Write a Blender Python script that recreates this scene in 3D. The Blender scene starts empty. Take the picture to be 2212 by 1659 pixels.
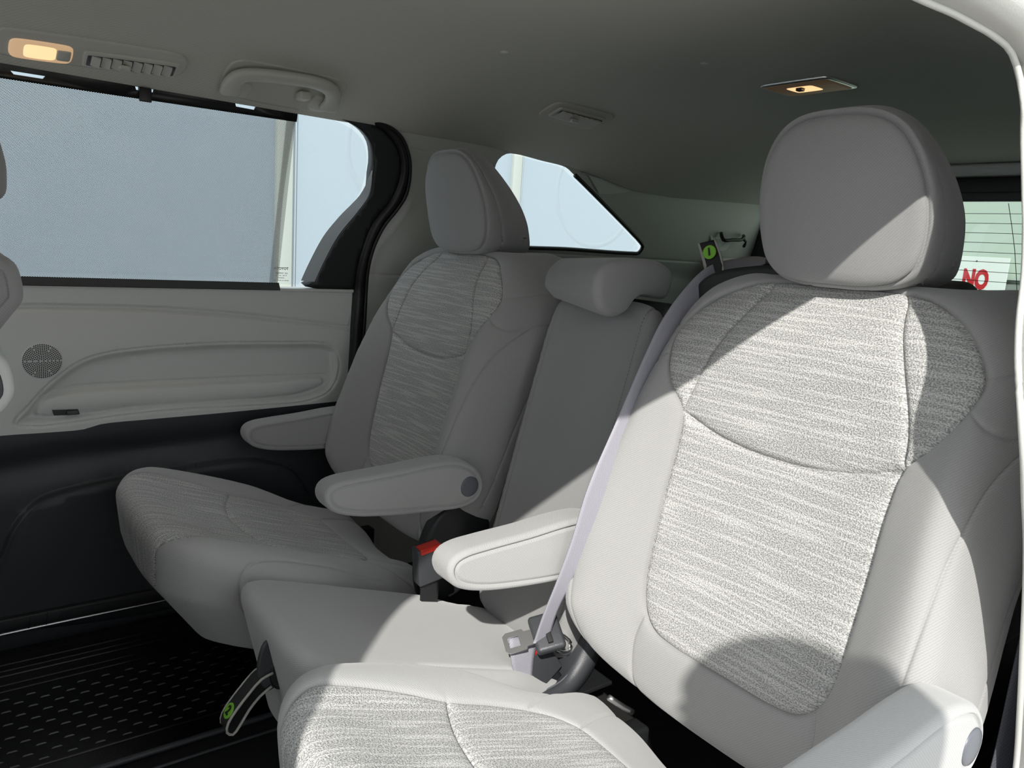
import bpy, math, random
import numpy as np
from mathutils import Vector, Matrix
from mathutils.geometry import delaunay_2d_cdt

sc = bpy.context.scene
COL = sc.collection
GZ = 1.35            # height of the camera above the ground outside; local z = 0 is eye level
random.seed(4)

# ------------------------------------------------------------------ camera, sky, sun, exposure
FPX = 1662.0
def _basis():
    v = lambda x, y: np.array([x-1106.0, y-829.5, FPX])
    Yv = v(-150, 442)
    Xx = 1106 + (-FPX**2-(680-829.5)*(442-829.5))/(-150-1106)
    Xv = v(Xx, 680)
    ex = Xv/np.linalg.norm(Xv); ey = Yv/np.linalg.norm(Yv); ez = np.cross(ex, ey)
    if ez[1] > 0: ez = -ez
    return np.array([ex, ey, ez])
RB = _basis()
cam = bpy.data.cameras.new('camera'); cam_o = bpy.data.objects.new('camera', cam); COL.objects.link(cam_o)
right, down, fwd = RB[:, 0], RB[:, 1], RB[:, 2]
cam_o.matrix_world = Matrix(((right[0], -down[0], -fwd[0], 0), (right[1], -down[1], -fwd[1], 0),
                             (right[2], -down[2], -fwd[2], GZ), (0, 0, 0, 1)))
cam.sensor_width = 36; cam.lens = 36*FPX/2212; cam.clip_start = 0.01
sc.camera = cam_o

SUN_DIR = Vector((.95, 1.0, -.95)).normalized()      # direction the light travels
sun = bpy.data.lights.new('sun', 'SUN'); sun.energy = 4.9; sun.angle = math.radians(.6); sun.color = (1, .97, .92)
sun_o = bpy.data.objects.new('sun', sun); COL.objects.link(sun_o)
sun_o.rotation_euler = (-SUN_DIR).to_track_quat('Z', 'Y').to_euler(); sun_o.location = (-3, -3, 5)

w = bpy.data.worlds.new('world'); sc.world = w; w.use_nodes = True
nt = w.node_tree; nt.nodes.clear()
bg = nt.nodes.new('ShaderNodeBackground'); out = nt.nodes.new('ShaderNodeOutputWorld')
bg.inputs[0].default_value = (.90, .95, 1.0, 1); bg.inputs[1].default_value = 1.7
nt.links.new(bg.outputs[0], out.inputs[0])

sc.view_settings.view_transform = 'Standard'; sc.view_settings.look = 'None'
sc.view_settings.gamma = 1; sc.view_settings.use_curve_mapping = False
sc.view_settings.exposure = 0.0
sc.cycles.max_bounces = 10; sc.cycles.diffuse_bounces = 6; sc.cycles.transparent_max_bounces = 16
sc.cycles.use_denoising = True

# ------------------------------------------------------------------ materials
def srgb(r, g, b):
    f = lambda c: (c/255/12.92) if c/255 <= .04045 else ((c/255+.055)/1.055)**2.4
    return (f(r), f(g), f(b), 1)
def newmat(name):
    m = bpy.data.materials.new(name); m.use_nodes = True
    return m, m.node_tree.nodes, m.node_tree.links, m.node_tree.nodes['Principled BSDF']
def plastic(name, col, rough=.5, grain=0.0, scale=900, metal=0.0, spec=.5):
    m, N, L, p = newmat(name)
    p.inputs['Base Color'].default_value = col; p.inputs['Roughness'].default_value = rough
    p.inputs['Metallic'].default_value = metal; p.inputs['Specular IOR Level'].default_value = spec
    if grain:
        tc = N.new('ShaderNodeTexCoord'); no = N.new('ShaderNodeTexNoise'); no.inputs['Scale'].default_value = scale
        no.inputs['Detail'].default_value = 2
        bp = N.new('ShaderNodeBump'); bp.inputs['Strength'].default_value = grain; bp.inputs['Distance'].default_value = .0006
        L.new(tc.outputs['Object'], no.inputs['Vector']); L.new(no.outputs[0], bp.inputs['Height']); L.new(bp.outputs[0], p.inputs['Normal'])
    return m
def knit(name, col, pitch=.0013, amount=.10, bump=.35, rough=.9, stretch=(1, 1), streak=0.0, sheen=.15):
    """woven cloth: fine diagonal rib + yarn speckle, laid out in the flat pattern (UV, metres)"""
    m, N, L, p = newmat(name)
    uv = N.new('ShaderNodeUVMap')
    mp = N.new('ShaderNodeMapping'); mp.inputs['Scale'].default_value = (stretch[0]/pitch, stretch[1]/pitch, 1)
    L.new(uv.outputs[0], mp.inputs[0])
    wv = N.new('ShaderNodeTexWave'); wv.bands_direction = 'DIAGONAL'; wv.inputs['Scale'].default_value = .22
    wv.inputs['Distortion'].default_value = .8; wv.inputs['Detail'].default_value = 1
    L.new(mp.outputs[0], wv.inputs[0])
    no = N.new('ShaderNodeTexNoise'); no.inputs['Scale'].default_value = 1.0; no.inputs['Detail'].default_value = 2
    L.new(mp.outputs[0], no.inputs[0])
    add = N.new('ShaderNodeMath'); add.operation = 'MULTIPLY_ADD'; add.inputs[1].default_value = .5
    L.new(wv.outputs['Fac'], add.inputs[0]); L.new(no.outputs[0], add.inputs[2])
    rp = N.new('ShaderNodeMapRange'); rp.inputs[1].default_value = .35; rp.inputs[2].default_value = 1.1
    rp.inputs[3].default_value = 1-amount; rp.inputs[4].default_value = 1+amount
    L.new(add.outputs[0], rp.inputs[0])
    mul = N.new('ShaderNodeVectorMath'); mul.operation = 'SCALE'; mul.inputs[0].default_value = col[:3]
    L.new(rp.outputs[0], mul.inputs['Scale']); L.new(mul.outputs[0], p.inputs['Base Color'])
    bp = N.new('ShaderNodeBump'); bp.inputs['Strength'].default_value = bump; bp.inputs['Distance'].default_value = .0007
    L.new(add.outputs[0], bp.inputs['Height']); L.new(bp.outputs[0], p.inputs['Normal'])
    p.inputs['Roughness'].default_value = rough; p.inputs['Sheen Weight'].default_value = sheen
    p.inputs['Specular IOR Level'].default_value = .2
    return m
def heather(name, dark, light, across=True):
    """slubby two-tone weave with pale streaks running across the panel"""
    m, N, L, p = newmat(name)
    uv = N.new('ShaderNodeUVMap')
    def noise(sx, sy, detail=2):
        mp = N.new('ShaderNodeMapping'); mp.inputs['Scale'].default_value = (sx, sy, 1) if across else (sy, sx, 1)
        no = N.new('ShaderNodeTexNoise'); no.inputs['Scale'].default_value = 1; no.inputs['Detail'].default_value = detail
        L.new(uv.outputs[0], mp.inputs[0]); L.new(mp.outputs[0], no.inputs[0]); return no.outputs[0]
    def rng(x, a, b, c, d):
        r = N.new('ShaderNodeMapRange'); L.new(x, r.inputs[0])
        for i, v in enumerate((a, b, c, d)): r.inputs[i+1].default_value = v
        return r.outputs[0]
    def math2(op, a, b):
        q = N.new('ShaderNodeMath'); q.operation = op
        for i, v in enumerate((a, b)):
            if isinstance(v, (int, float)): q.inputs[i].default_value = v
            else: L.new(v, q.inputs[i])
        return q.outputs[0]
    yarn = rng(noise(470, 680, 1), .38, .60, 0, 1)
    streak = rng(noise(9, 230, 0), .50, .64, 0, 1)
    fac = math2('ADD', math2('MULTIPLY', yarn, .78), math2('MULTIPLY', streak, .30))
    mix = N.new('ShaderNodeMix'); mix.data_type = 'RGBA'
    mix.inputs['A'].default_value = dark; mix.inputs['B'].default_value = light
    L.new(fac, mix.inputs['Factor']); L.new(mix.outputs['Result'], p.inputs['Base Color'])
    bp = N.new('ShaderNodeBump'); bp.inputs['Strength'].default_value = .55; bp.inputs['Distance'].default_value = .0012
    L.new(fac, bp.inputs['Height']); L.new(bp.outputs[0], p.inputs['Normal'])
    p.inputs['Roughness'].default_value = .95; p.inputs['Sheen Weight'].default_value = .15; p.inputs['Specular IOR Level'].default_value = .15
    return m
def glassmat(name, tint):
    m, N, L, p = newmat(name); N.remove(p)
    o = N['Material Output']; tr = N.new('ShaderNodeBsdfTransparent'); tr.inputs[0].default_value = tint
    gl = N.new('ShaderNodeBsdfGlossy'); gl.inputs['Roughness'].default_value = .02
    mx = N.new('ShaderNodeMixShader'); mx.inputs[0].default_value = .04
    L.new(tr.outputs[0], mx.inputs[1]); L.new(gl.outputs[0], mx.inputs[2]); L.new(mx.outputs[0], o.inputs[0])
    return m
def emis(name, col, strength, base=(.8, .8, .8, 1)):
    m, N, L, p = newmat(name)
    p.inputs['Base Color'].default_value = base
    p.inputs['Emission Color'].default_value = col; p.inputs['Emission Strength'].default_value = strength
    return m

G = lambda v, r=1, g=1, b=1: (v*r, v*g, v*b, 1)
M = {}
M['cloth'] = knit('grey_knit_cloth', G(.345, 1.0, .99, .965), sheen=.35)
M['cloth_side'] = knit('grey_side_cloth', G(.30, 1.0, .995, .985), amount=.08, sheen=.3)
M['heather'] = heather('heather_cloth', G(.25, 1, 1, .98), G(.66, 1, .99, .95))
M['heather_seat_lit'] = heather('heather_seat_cloth_lit', G(.26, 1, 1, .98), G(.82, 1, .99, .96), across=False)  # insert weave lightened: extra light on upward faces is put into the colour
M['headliner'] = knit('headliner_cloth', G(.54, 1.0, .985, .90), pitch=.003, amount=.06, bump=.2, sheen=.05)
M['trim'] = plastic('beige_grey_trim', G(.70, .985, 1, .96), .45, .5)
M['trim_roof'] = plastic('roof_fitting_plastic', G(.52, 1.0, .98, .90), .5, .4)
M['trim_light'] = plastic('pale_pillar_trim', G(.56, 1.0, 1, .94), .42, .4)
M['black'] = plastic('black_trim', G(.016, .95, 1, 1.1), .45, .4)
M['black_door'] = plastic('black_lower_panel', G(.034, .9, 1, 1.15), .42, .6, 700)
M['rubber'] = plastic('black_rubber', G(.008), .4, .3)
M['mat'] = plastic('rubber_mat', G(.006), .35, .5, 500)
M['tread'] = plastic('mat_tread', G(.02), .28)
M['carpet'] = plastic('black_carpet', G(.01), .95, 1, 400)
M['metal'] = plastic('brushed_sill_metal', G(.55), .3, 0, metal=1)
M['chrome'] = plastic('chrome', G(.8), .28, 0, metal=1)
M['dark_grey'] = plastic('dark_grey_plastic', G(.055, .95, 1, 1.1), .4, .5)
M['cap'] = plastic('pivot_cap_grey', G(.13, .93, .98, 1.12), .35)
M['red'] = plastic('red_button', srgb(205, 45, 30), .4)
M['cloth_seat_lit'] = knit('lit_cushion_cloth', G(.45, 1.0, .995, .975), sheen=.35)  # seat cloth with its albedo raised to carry the light on cushion tops
M['cloth_arm_lit'] = knit('lit_armrest_cloth', G(.41, 1.0, .995, .975), amount=.07, sheen=.3)  # seat cloth brightened to stand in for doorway and bounce light on the armrests
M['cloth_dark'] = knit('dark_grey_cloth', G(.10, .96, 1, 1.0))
M['belt'] = knit('seat_belt_webbing', G(.36, .98, .96, 1.08), pitch=.0016, amount=.12, bump=.3, rough=.45, sheen=0)
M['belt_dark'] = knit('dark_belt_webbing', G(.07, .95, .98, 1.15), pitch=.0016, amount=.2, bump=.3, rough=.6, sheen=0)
M['strap'] = plastic('black_strap_webbing', G(.016), .7, .5, 600)
M['strap_edge'] = plastic('cream_strap_edging', G(.42, 1, .98, .88), .8, .5, 600)
M['green'] = plastic('green_disc', srgb(125, 190, 55), .6)
M['ink'] = plastic('black_ink', G(.01), .7)
M['glass'] = glassmat('side_glass', (.86, .90, .93, 1))
M['glass_rear'] = glassmat('rear_glass', (.40, .47, .43, 1))
M['wire'] = plastic('defroster_wire', G(.06, 1, 1, .9), .6)
M['panel'] = plastic('white_building_panel', G(.385, .85, 1, 1.09), .6)
M['panel_rim'] = plastic('white_embossed_ring', G(.375, .86, 1, 1.08), .6)
M['pilaster'] = plastic('pale_green_post', G(.43, .95, 1.02, .92), .6)
M['rear_wall'] = plastic('pale_green_wall', G(.70, .93, 1.02, .92), .6)
M['sign'] = plastic('white_sign', G(.90), .5)
M['sign_red'] = plastic('sign_red', srgb(205, 40, 50), .5)
M['asphalt'] = plastic('asphalt', G(.46, 1, .98, .94), .9, 1, 60)
M['paint'] = plastic('car_paint', G(.6), .3)
M['lamp_warm'] = emis('lit_lens', (1.0, .58, .25, 1), .45, G(.5))
M['lamp_core'] = emis('lit_bulb', (1.0, .64, .30, 1), 1.1, G(.5))

def mesh_fabric():
    m, N, L, p = newmat('perforated_shade'); o = N['Material Output']
    p.inputs['Base Color'].default_value = G(.05, .95, 1, 1.1); p.inputs['Roughness'].default_value = .7
    uv = N.new('ShaderNodeUVMap')
    def grid(dx, dy):
        mp = N.new('ShaderNodeMapping'); mp.inputs['Scale'].default_value = (1/.0042, 1/.0026, 1); mp.inputs['Location'].default_value = (dx, dy, 0)
        fr = N.new('ShaderNodeVectorMath'); fr.operation = 'FRACTION'
        sb = N.new('ShaderNodeVectorMath'); sb.operation = 'SUBTRACT'; sb.inputs[1].default_value = (.5, .5, 0)
        sclv = N.new('ShaderNodeVectorMath'); sclv.operation = 'MULTIPLY'; sclv.inputs[1].default_value = (1, 1, 0)
        ln = N.new('ShaderNodeVectorMath'); ln.operation = 'LENGTH'
        L.new(uv.outputs[0], mp.inputs[0]); L.new(mp.outputs[0], fr.inputs[0]); L.new(fr.outputs[0], sb.inputs[0]); L.new(sb.outputs[0], sclv.inputs[0]); L.new(sclv.outputs[0], ln.inputs[0])
        lt = N.new('ShaderNodeMath'); lt.operation = 'LESS_THAN'; lt.inputs[1].default_value = .285
        L.new(ln.outputs['Value'], lt.inputs[0]); return lt.outputs[0]
    mx = N.new('ShaderNodeMath'); mx.operation = 'MAXIMUM'; L.new(grid(0, 0), mx.inputs[0]); L.new(grid(.5, .5), mx.inputs[1])
    tr = N.new('ShaderNodeBsdfTransparent'); ms = N.new('ShaderNodeMixShader')
    L.new(mx.outputs[0], ms.inputs[0]); L.new(p.outputs[0], ms.inputs[1]); L.new(tr.outputs[0], ms.inputs[2]); L.new(ms.outputs[0], o.inputs[0])
    return m
M['shade'] = mesh_fabric()
M['shade_hem'] = plastic('shade_hem', G(.035, .95, 1, .95), .8, .5, 700)
M['skin'] = plastic('skin', srgb(205, 160, 135), .55)
M['lips'] = plastic('lips', srgb(170, 100, 90), .5)
M['hair'] = plastic('hair', G(.03, 1.1, .9, .8), .6)
M['jacket'] = plastic('dark_jacket', G(.05, .9, 1, 1.2), .85)
M['trousers'] = plastic('dark_trousers', G(.06, .9, .95, 1.2), .9)
M['frame_grey'] = plastic('window_frame_grey', G(.17, .96, 1.02, 1), .5)
M['groove'] = plastic('post_groove', G(.42, .9, 1, 1.05), .7)
M['band'] = plastic('grey_band', G(.30, .95, 1, .98), .7)
M['lamp_warm2'] = emis('lit_lens_dim', (1.0, .58, .25, 1), .035, G(.12))

# ------------------------------------------------------------------ object helpers
def meshobj(name, V, F, mat, parent=None, uv=None, smooth=True, mats=None, midx=None):
    me = bpy.data.meshes.new(name)
    me.from_pydata([tuple(map(float, v)) for v in V], [], [tuple(int(i) for i in f) for f in F])
    if mats:
        for m_ in mats: me.materials.append(M[m_])
        for p_, i in zip(me.polygons, midx): p_.material_index = i
    else: me.materials.append(M[mat])
    if uv is not None:
        ul = me.uv_layers.new(name='UVMap')
        for lp in me.loops: ul.data[lp.index].uv = tuple(map(float, uv[lp.vertex_index][:2]))
    if smooth: me.polygons.foreach_set('use_smooth', [True]*len(me.polygons))
    o = bpy.data.objects.new(name, me); COL.objects.link(o)
    if parent is not None:
        o.parent = parent; o.matrix_parent_inverse = Matrix.Translation(-world_loc(parent))
    return o
def world_loc(o):
    v = Vector((0, 0, 0))
    while o is not None: v = v+o.location; o = o.parent
    return v
# children are built in vehicle coordinates: move their vertices so that the child's own origin is the parent's origin
def attach(o, parent):
    if parent is None: return o
    o.matrix_parent_inverse = Matrix.Identity(4); o.parent = parent
    d = world_loc(parent)
    o.data.transform(Matrix.Translation(-d)); return o
def mk(name, V, F, mat, parent=None, **k):
    o = meshobj(name, V, F, mat, None, **k)
    return attach(o, parent)
def tag(o, label, cat, group=None):
    o['label'] = label; o['category'] = cat
    if group: o['group'] = group
    return o
def thing(name, label, cat, loc, group=None):
    o = bpy.data.objects.new(name, None); o.empty_display_size = .05; COL.objects.link(o); o.location = loc
    return tag(o, label, cat, group)
def struct(o):
    o['kind'] = 'structure'; return o

def catmull(pts, closed=True, step=.006):
    P = np.array(pts, float); n = len(P); out = []
    R_ = range(n) if closed else range(n-1)
    for i in R_:
        p0 = P[(i-1) % n] if closed or i > 0 else 2*P[0]-P[1]
        p1 = P[i]; p2 = P[(i+1) % n]
        p3 = P[(i+2) % n] if closed or i+2 < n else 2*P[-1]-P[-2]
        k = max(2, int(np.linalg.norm(p2-p1)/step))
        # centripetal
        t0 = 0; t1 = t0+max(np.linalg.norm(p1-p0), 1e-9)**.5; t2 = t1+max(np.linalg.norm(p2-p1), 1e-9)**.5; t3 = t2+max(np.linalg.norm(p3-p2), 1e-9)**.5
        for j in range(k):
            t = t1+(t2-t1)*j/k
            A1 = (t1-t)/(t1-t0)*p0+(t-t0)/(t1-t0)*p1; A2 = (t2-t)/(t2-t1)*p1+(t-t1)/(t2-t1)*p2; A3 = (t3-t)/(t3-t2)*p2+(t-t2)/(t3-t2)*p3
            B1 = (t2-t)/(t2-t0)*A1+(t-t0)/(t2-t0)*A2; B2 = (t3-t)/(t3-t1)*A2+(t-t1)/(t3-t1)*A3
            out.append((t2-t)/(t2-t1)*B1+(t-t1)/(t2-t1)*B2)
    if not closed: out.append(P[-1])
    return np.array(out)
def sym(half):                      # half outline from the centre line round to the centre line, mirrored in the first coordinate
    h = [tuple(p) for p in half]
    return h+[(-a, b) for a, b in reversed(h) if abs(a) > 1e-6]
def ccw(P):
    a = np.sum(P[:, 0]*np.roll(P[:, 1], -1)-np.roll(P[:, 0], -1)*P[:, 1])
    return P if a > 0 else P[::-1].copy()
def normals2(P):
    t = np.roll(P, -1, 0)-np.roll(P, 1, 0); t /= np.linalg.norm(t, axis=1)[:, None]+1e-12
    return np.stack([t[:, 1], -t[:, 0]], 1)
def inside(Q, P):
    x, y = Q[:, 0][:, None], Q[:, 1][:, None]
    x1, y1 = P[:, 0][None], P[:, 1][None]; P2 = np.roll(P, -1, 0); x2, y2 = P2[:, 0][None], P2[:, 1][None]
    c = ((y1 > y) != (y2 > y)) & (x < (x2-x1)*(y-y1)/np.where(y2 == y1, 1e-12, y2-y1)+x1)
    return (c.sum(1) % 2) == 1
def nearest(Q, P, closed=True, N=None):
    A = P; B = np.roll(P, -1, 0)
    if not closed: A = A[:-1]; B = B[:-1]
    D = B-A; L2 = (D**2).sum(1)+1e-18
    out_d = np.empty(len(Q)); out_p = np.empty((len(Q), 2)); out_n = np.empty((len(Q), 2))
    for s in range(0, len(Q), 4000):
        q = Q[s:s+4000][:, None, :]
        t = np.clip(((q-A[None])*D[None]).sum(2)/L2[None], 0, 1)
        X = A[None]+t[..., None]*D[None]; d2 = ((q-X)**2).sum(2); k = d2.argmin(1); r = np.arange(len(k))
        out_d[s:s+4000] = np.sqrt(d2[r, k]); out_p[s:s+4000] = X[r, k]
        if N is not None:
            tt = t[r, k][:, None]; N1 = N[k]; N2 = np.roll(N, -1, 0)[k]; nn = N1*(1-tt)+N2*tt
            out_n[s:s+4000] = nn/(np.linalg.norm(nn, axis=1)[:, None]+1e-12)
    return out_d, out_p, out_n
def smooth01(x): x = np.clip(x, 0, 1); return x*x*(3-2*x)

class Puff:
    """an upholstered face: a flat pattern (a, b) with an outline; inside it is the front height field,
    outside the outline the pattern folds over a rounded edge and runs back along the sides"""
    def __init__(s, outline, O, ea, eb, en, h, r, D, shear=(0, 0), post=None):
        s.P = ccw(catmull(outline, True, .004)); s.N = normals2(s.P); s.O = np.array(O, float)
        s.ea, s.eb, s.en = map(lambda v: np.array(v, float), (ea, eb, en)); s.h = h; s.r = r; s.D = D; s.shear = np.array(shear); s.post = post
    def __call__(s, Q):
        Q = np.asarray(Q, float); d, X, n = nearest(Q, s.P, True, s.N); ins = inside(Q, s.P); sd = np.where(ins, -d, d); r = s.r
        flat = sd <= -r; base = X-n*r; t = np.clip((sd+r)/r, 0, math.pi/2)
        lat = np.where(flat[:, None], Q, base+n*(r*np.sin(t))[:, None])
        hb = s.h(np.where(flat[:, None], Q, base)); dep = np.where(flat, 0, r*(1-np.cos(t)))
        extra = np.clip(sd-(math.pi/2-1)*r, 0, None); dep = dep+extra; z = hb-dep
        lat = lat+s.shear[None]*dep[:, None]
        if s.post: lat, z = s.post(lat, z, dep)
        return s.O+lat[:, :1]*s.ea+lat[:, 1:]*s.eb+z[:, None]*s.en
def upholster(pf, regions, seams, base, parent, step=.009, fine=None, groove=(.0045, .006), back=None, names=None):
    """cut the pattern along its seams with a constrained triangulation; every region becomes its own mesh"""
    outer = pf.P+pf.N*pf.D
    pts = [tuple(p) for p in outer]; edges = [(i, (i+1) % len(outer)) for i in range(len(outer))]
    S = []
    allS = [(catmull(s_['pts'], s_.get('closed', False), .005) if s_.get('smooth', True) else np.array(s_['pts']), s_) for s_ in seams]
    for poly, s_ in allS:
        k0 = len(pts); pts += [tuple(p) for p in poly]; n = len(poly)
        edges += [(k0+i, k0+i+1) for i in range(n-1)]
        if s_.get('closed', False): edges.append((k0+n-1, k0))
        nn = normals2(poly)
        if not s_.get('closed', False): nn[0] = nn[1]; nn[-1] = nn[-2]
        for dd in (.0012, .0026, .0048, .008, -.0012, -.0026, -.0048, -.008):
            S.append(poly[::1]+nn*dd)
    lo, hi = outer.min(0), outer.max(0)
    gx, gy = np.meshgrid(np.arange(lo[0], hi[0], step), np.arange(lo[1], hi[1], step)); gg = np.stack([gx.ravel(), gy.ravel()], 1)
    gg[:, 0] += (np.round(gg[:, 1]/step) % 2)*step*.5
    gg = gg[inside(gg, outer)]; d, _, _ = nearest(gg, outer); gg = gg[d > step*.5]
    for poly, s_ in allS:
        d, _, _ = nearest(gg, poly, s_.get('closed', False)); gg = gg[d > .0115]
    near_rows = np.concatenate(S) if S else np.zeros((0, 2))
    if len(near_rows):
        keep = np.ones(len(near_rows), bool)
        for poly, s_ in allS:
            d, _, _ = nearest(near_rows, poly, s_.get('closed', False)); keep &= d > .00105
        keep &= inside(near_rows, outer); near_rows = near_rows[keep]
    pts += [tuple(p) for p in near_rows]+[tuple(p) for p in gg]
    res = delaunay_2d_cdt([Vector(p) for p in pts], edges, [], 0, 1e-5)
    V2 = np.array([tuple(v) for v in res[0]]); F = np.array([f for f in res[2] if len(f) == 3])
    cen = V2[F].mean(1); F = F[inside(cen, outer)]; cen = V2[F].mean(1)
    P3 = pf(V2); e = 1e-3
    Pa = pf(V2+[e, 0]); Pb = pf(V2+[0, e]); nrm = np.cross(Pa-P3, Pb-P3); nrm /= np.linalg.norm(nrm, axis=1)[:, None]+1e-12
    sgn = np.sign((nrm@pf.en).mean()); nrm *= sgn
    g = np.zeros(len(V2))
    for poly, s_ in allS:
        dep, wid = s_.get('groove', groove); d, _, _ = nearest(V2, poly, s_.get('closed', False)); g = np.maximum(g, dep*np.exp(-d/wid)+min(dep, .0035)*.75*np.exp(-(d/.0019)**2))
        if 'ridge' in s_: g = g-s_['ridge']*np.exp(-(d/.0035)**2)
    P3 = P3-nrm*g[:, None]
    lab = np.full(len(F), -1)
    for i, (nm, poly, mt) in enumerate(regions):
        lab[(lab < 0) & inside(cen, poly)] = i
    if sgn < 0: F = F[:, ::-1]
    groups = {}
    for i, (nm, poly, mt) in enumerate(regions): groups.setdefault((nm, mt), []).append(i)
    out_o = []
    def emit(nm, mt, mask, par):
        f = F[mask]
        if not len(f): return None
        u, inv = np.unique(f, return_inverse=True)
        o = mk(nm, P3[u], inv.reshape(-1, 3), mt, par, uv=V2[u]); return o
    bo = emit(base[0], base[1], lab < 0, parent)
    if back:
        ring = pf(outer); cenp = ring.mean(0)
        V = list(ring)+[cenp-pf.en*.004]; n = len(ring)
        tri = [(i, n, (i+1) % n) for i in range(n)] if sgn > 0 else [(i, (i+1) % n, n) for i in range(n)]
        mk(back[0], V, tri, back[1], bo)
    for (nm, mt), idx in groups.items():
        emit(nm, mt, np.isin(lab, idx), bo)
    return bo

def slab(name, outline, O, ea, eb, en, half, mat, parent, r=.012, crown=.004, seam=None, piece=None, post=None, step=.012, uvs=1):
    """a two-sided cushion: outline (a, b) extruded along en to +-half with rounded, optionally seamed rims"""
    P = ccw(catmull(outline, True, .006)) if len(outline) < 60 else ccw(np.array(outline)); N = normals2(P); n = len(P)
    prof = []                                   # (inset, depth)
    if seam:
        sd_, gd = seam                           # seam inset and groove depth
        prof += [(r+sd_+.0055, half), (r+sd_+.0035, half-.0005), (r+sd_+.0015, half-gd*.6), (r+sd_, half-gd), (r+sd_-.0015, half-gd*.55), (max(r+sd_-.005, r*.9), half-.0006)]
    for k in range(7 if not seam else 6):
        t = (k if not seam else k+1)/6*math.pi/2
        prof.append((r*(1-math.sin(t)), half-r*(1-math.cos(t))))
    V = []; UV = []; F = []
    def ring(inset, z, k):
        for i in range(n):
            p = P[i]-N[i]*inset; V.append((p[0], p[1], z)); UV.append((p[0]*uvs+(half-z)*N[i][0], p[1]*uvs+(half-z)*N[i][1]))
    allp = prof+[(a, -z) for a, z in reversed(prof)]
    for k, (a, z) in enumerate(allp): ring(a, z, k)
    m = len(allp)
    for k in range(m-1):
        for i in range(n):
            j = (i+1) % n; F.append((k*n+i, (k+1)*n+i, (k+1)*n+j, k*n+j))
    # caps
    inner = P-N*allp[0][0]; g0 = inner.min(0); g1 = inner.max(0)
    gx, gy = np.meshgrid(np.arange(g0[0], g1[0], step), np.arange(g0[1], g1[1], step)); gg = np.stack([gx.ravel(), gy.ravel()], 1)
    gg = gg[inside(gg, inner)]
    if len(gg): d, _, _ = nearest(gg, inner); gg = gg[d > step*.45]
    res = delaunay_2d_cdt([Vector(p) for p in list(inner)+list(gg)], [(i, (i+1) % n) for i in range(n)], [], 1, 1e-6)
    V2 = np.array([tuple(v) for v in res[0]]); d, _, _ = nearest(V2, inner); cr = crown*smooth01(d/.05)
    for side in (1, -1):
        k0 = len(V)
        for v, c in zip(V2, cr): V.append((v[0], v[1], side*(half+c))); UV.append((v[0]*uvs, v[1]*uvs))
        for f in res[2]:
            f = [k0+i for i in f]; F.append(tuple(f if side > 0 else f[::-1]))
    A = np.array(V)
    if post: A = post(A)
    W3 = np.array(O)+A[:, :1]*np.array(ea)+A[:, 1:2]*np.array(eb)+A[:, 2:]*np.array(en)
    if np.dot(np.cross(ea, eb), en) < 0: F = [f[::-1] for f in F]
    o = mk(name, W3, F, mat, parent, uv=np.array(UV))
    return o

def tube(name, pts, r, mat, parent=None, closed=False, n=8, flat=None, sm=True, step=.01):
    P = catmull(pts, closed, step) if sm else np.array(pts, float)
    if P.shape[1] == 2: raise ValueError
    V = []; F = []; m = len(P); up = np.array([.13, .31, .94])
    for i in range(m):
        a = P[(i-1) % m] if closed or i else P[0]; b = P[(i+1) % m] if closed or i < m-1 else P[-1]
        t = b-a; t /= np.linalg.norm(t)+1e-12; u = np.cross(up, t); u /= np.linalg.norm(u)+1e-12; v = np.cross(t, u)
        for k in range(n):
            c = 2*math.pi*k/n; V.append(P[i]+r*(math.cos(c)*u+math.sin(c)*v))
    R_ = m if closed else m-1
    for i in range(R_):
        for k in range(n):
            a, b = i*n+k, i*n+(k+1) % n; c, d = ((i+1) % m)*n+(k+1) % n, ((i+1) % m)*n+k
            F.append((a, b, c, d))
    if not closed: F += [tuple(range(n))[::-1], tuple((m-1)*n+k for k in range(n))]
    return mk(name, V, F, mat, parent)
def ribbon(name, rows, th, mat, parent=None, uvw=.048):
    """rows: list of (left point, right point); closed strip with thickness th"""
    L_ = catmull([r[0] for r in rows], False, .008); k = len(L_); Rr = np.array([r[1] for r in rows], float)
    # resample the right edge on the same count
    Rc = catmull(Rr, False, .008)
    idx = np.linspace(0, len(Rc)-1, k); Rc = np.stack([np.interp(idx, np.arange(len(Rc)), Rc[:, c]) for c in range(3)], 1)
    V = []; F = []; UV = []; s = 0; W_ = 6
    for i in range(k):
        t = L_[min(i+1, k-1)]-L_[max(i-1, 0)]; wv = Rc[i]-L_[i]; nn = np.cross(t, wv); nn /= np.linalg.norm(nn)+1e-12
        if i: s += np.linalg.norm(L_[i]-L_[i-1])
        for j in range(W_+1):
            p = L_[i]+wv*j/W_; V += [p+nn*th/2, p-nn*th/2]; UV += [(uvw*j/W_, s)]*2
    q = 2*(W_+1)
    for i in range(k-1):
        for j in range(W_):
            a = i*q+2*j; F += [(a, a+2, a+q+2, a+q), (a+1, a+q+1, a+q+3, a+3)]
        F += [(i*q, i*q+q, i*q+q+1, i*q+1), (i*q+q-2, i*q+q-1, i*q+2*q-1, i*q+2*q-2)]
    F += [tuple([2*j for j in range(W_+1)]+[2*j+1 for j in range(W_, -1, -1)]), tuple([(k-1)*q+2*j for j in range(W_, -1, -1)]+[(k-1)*q+2*j+1 for j in range(W_+1)])]
    return mk(name, V, F, mat, parent, uv=UV)
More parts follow.
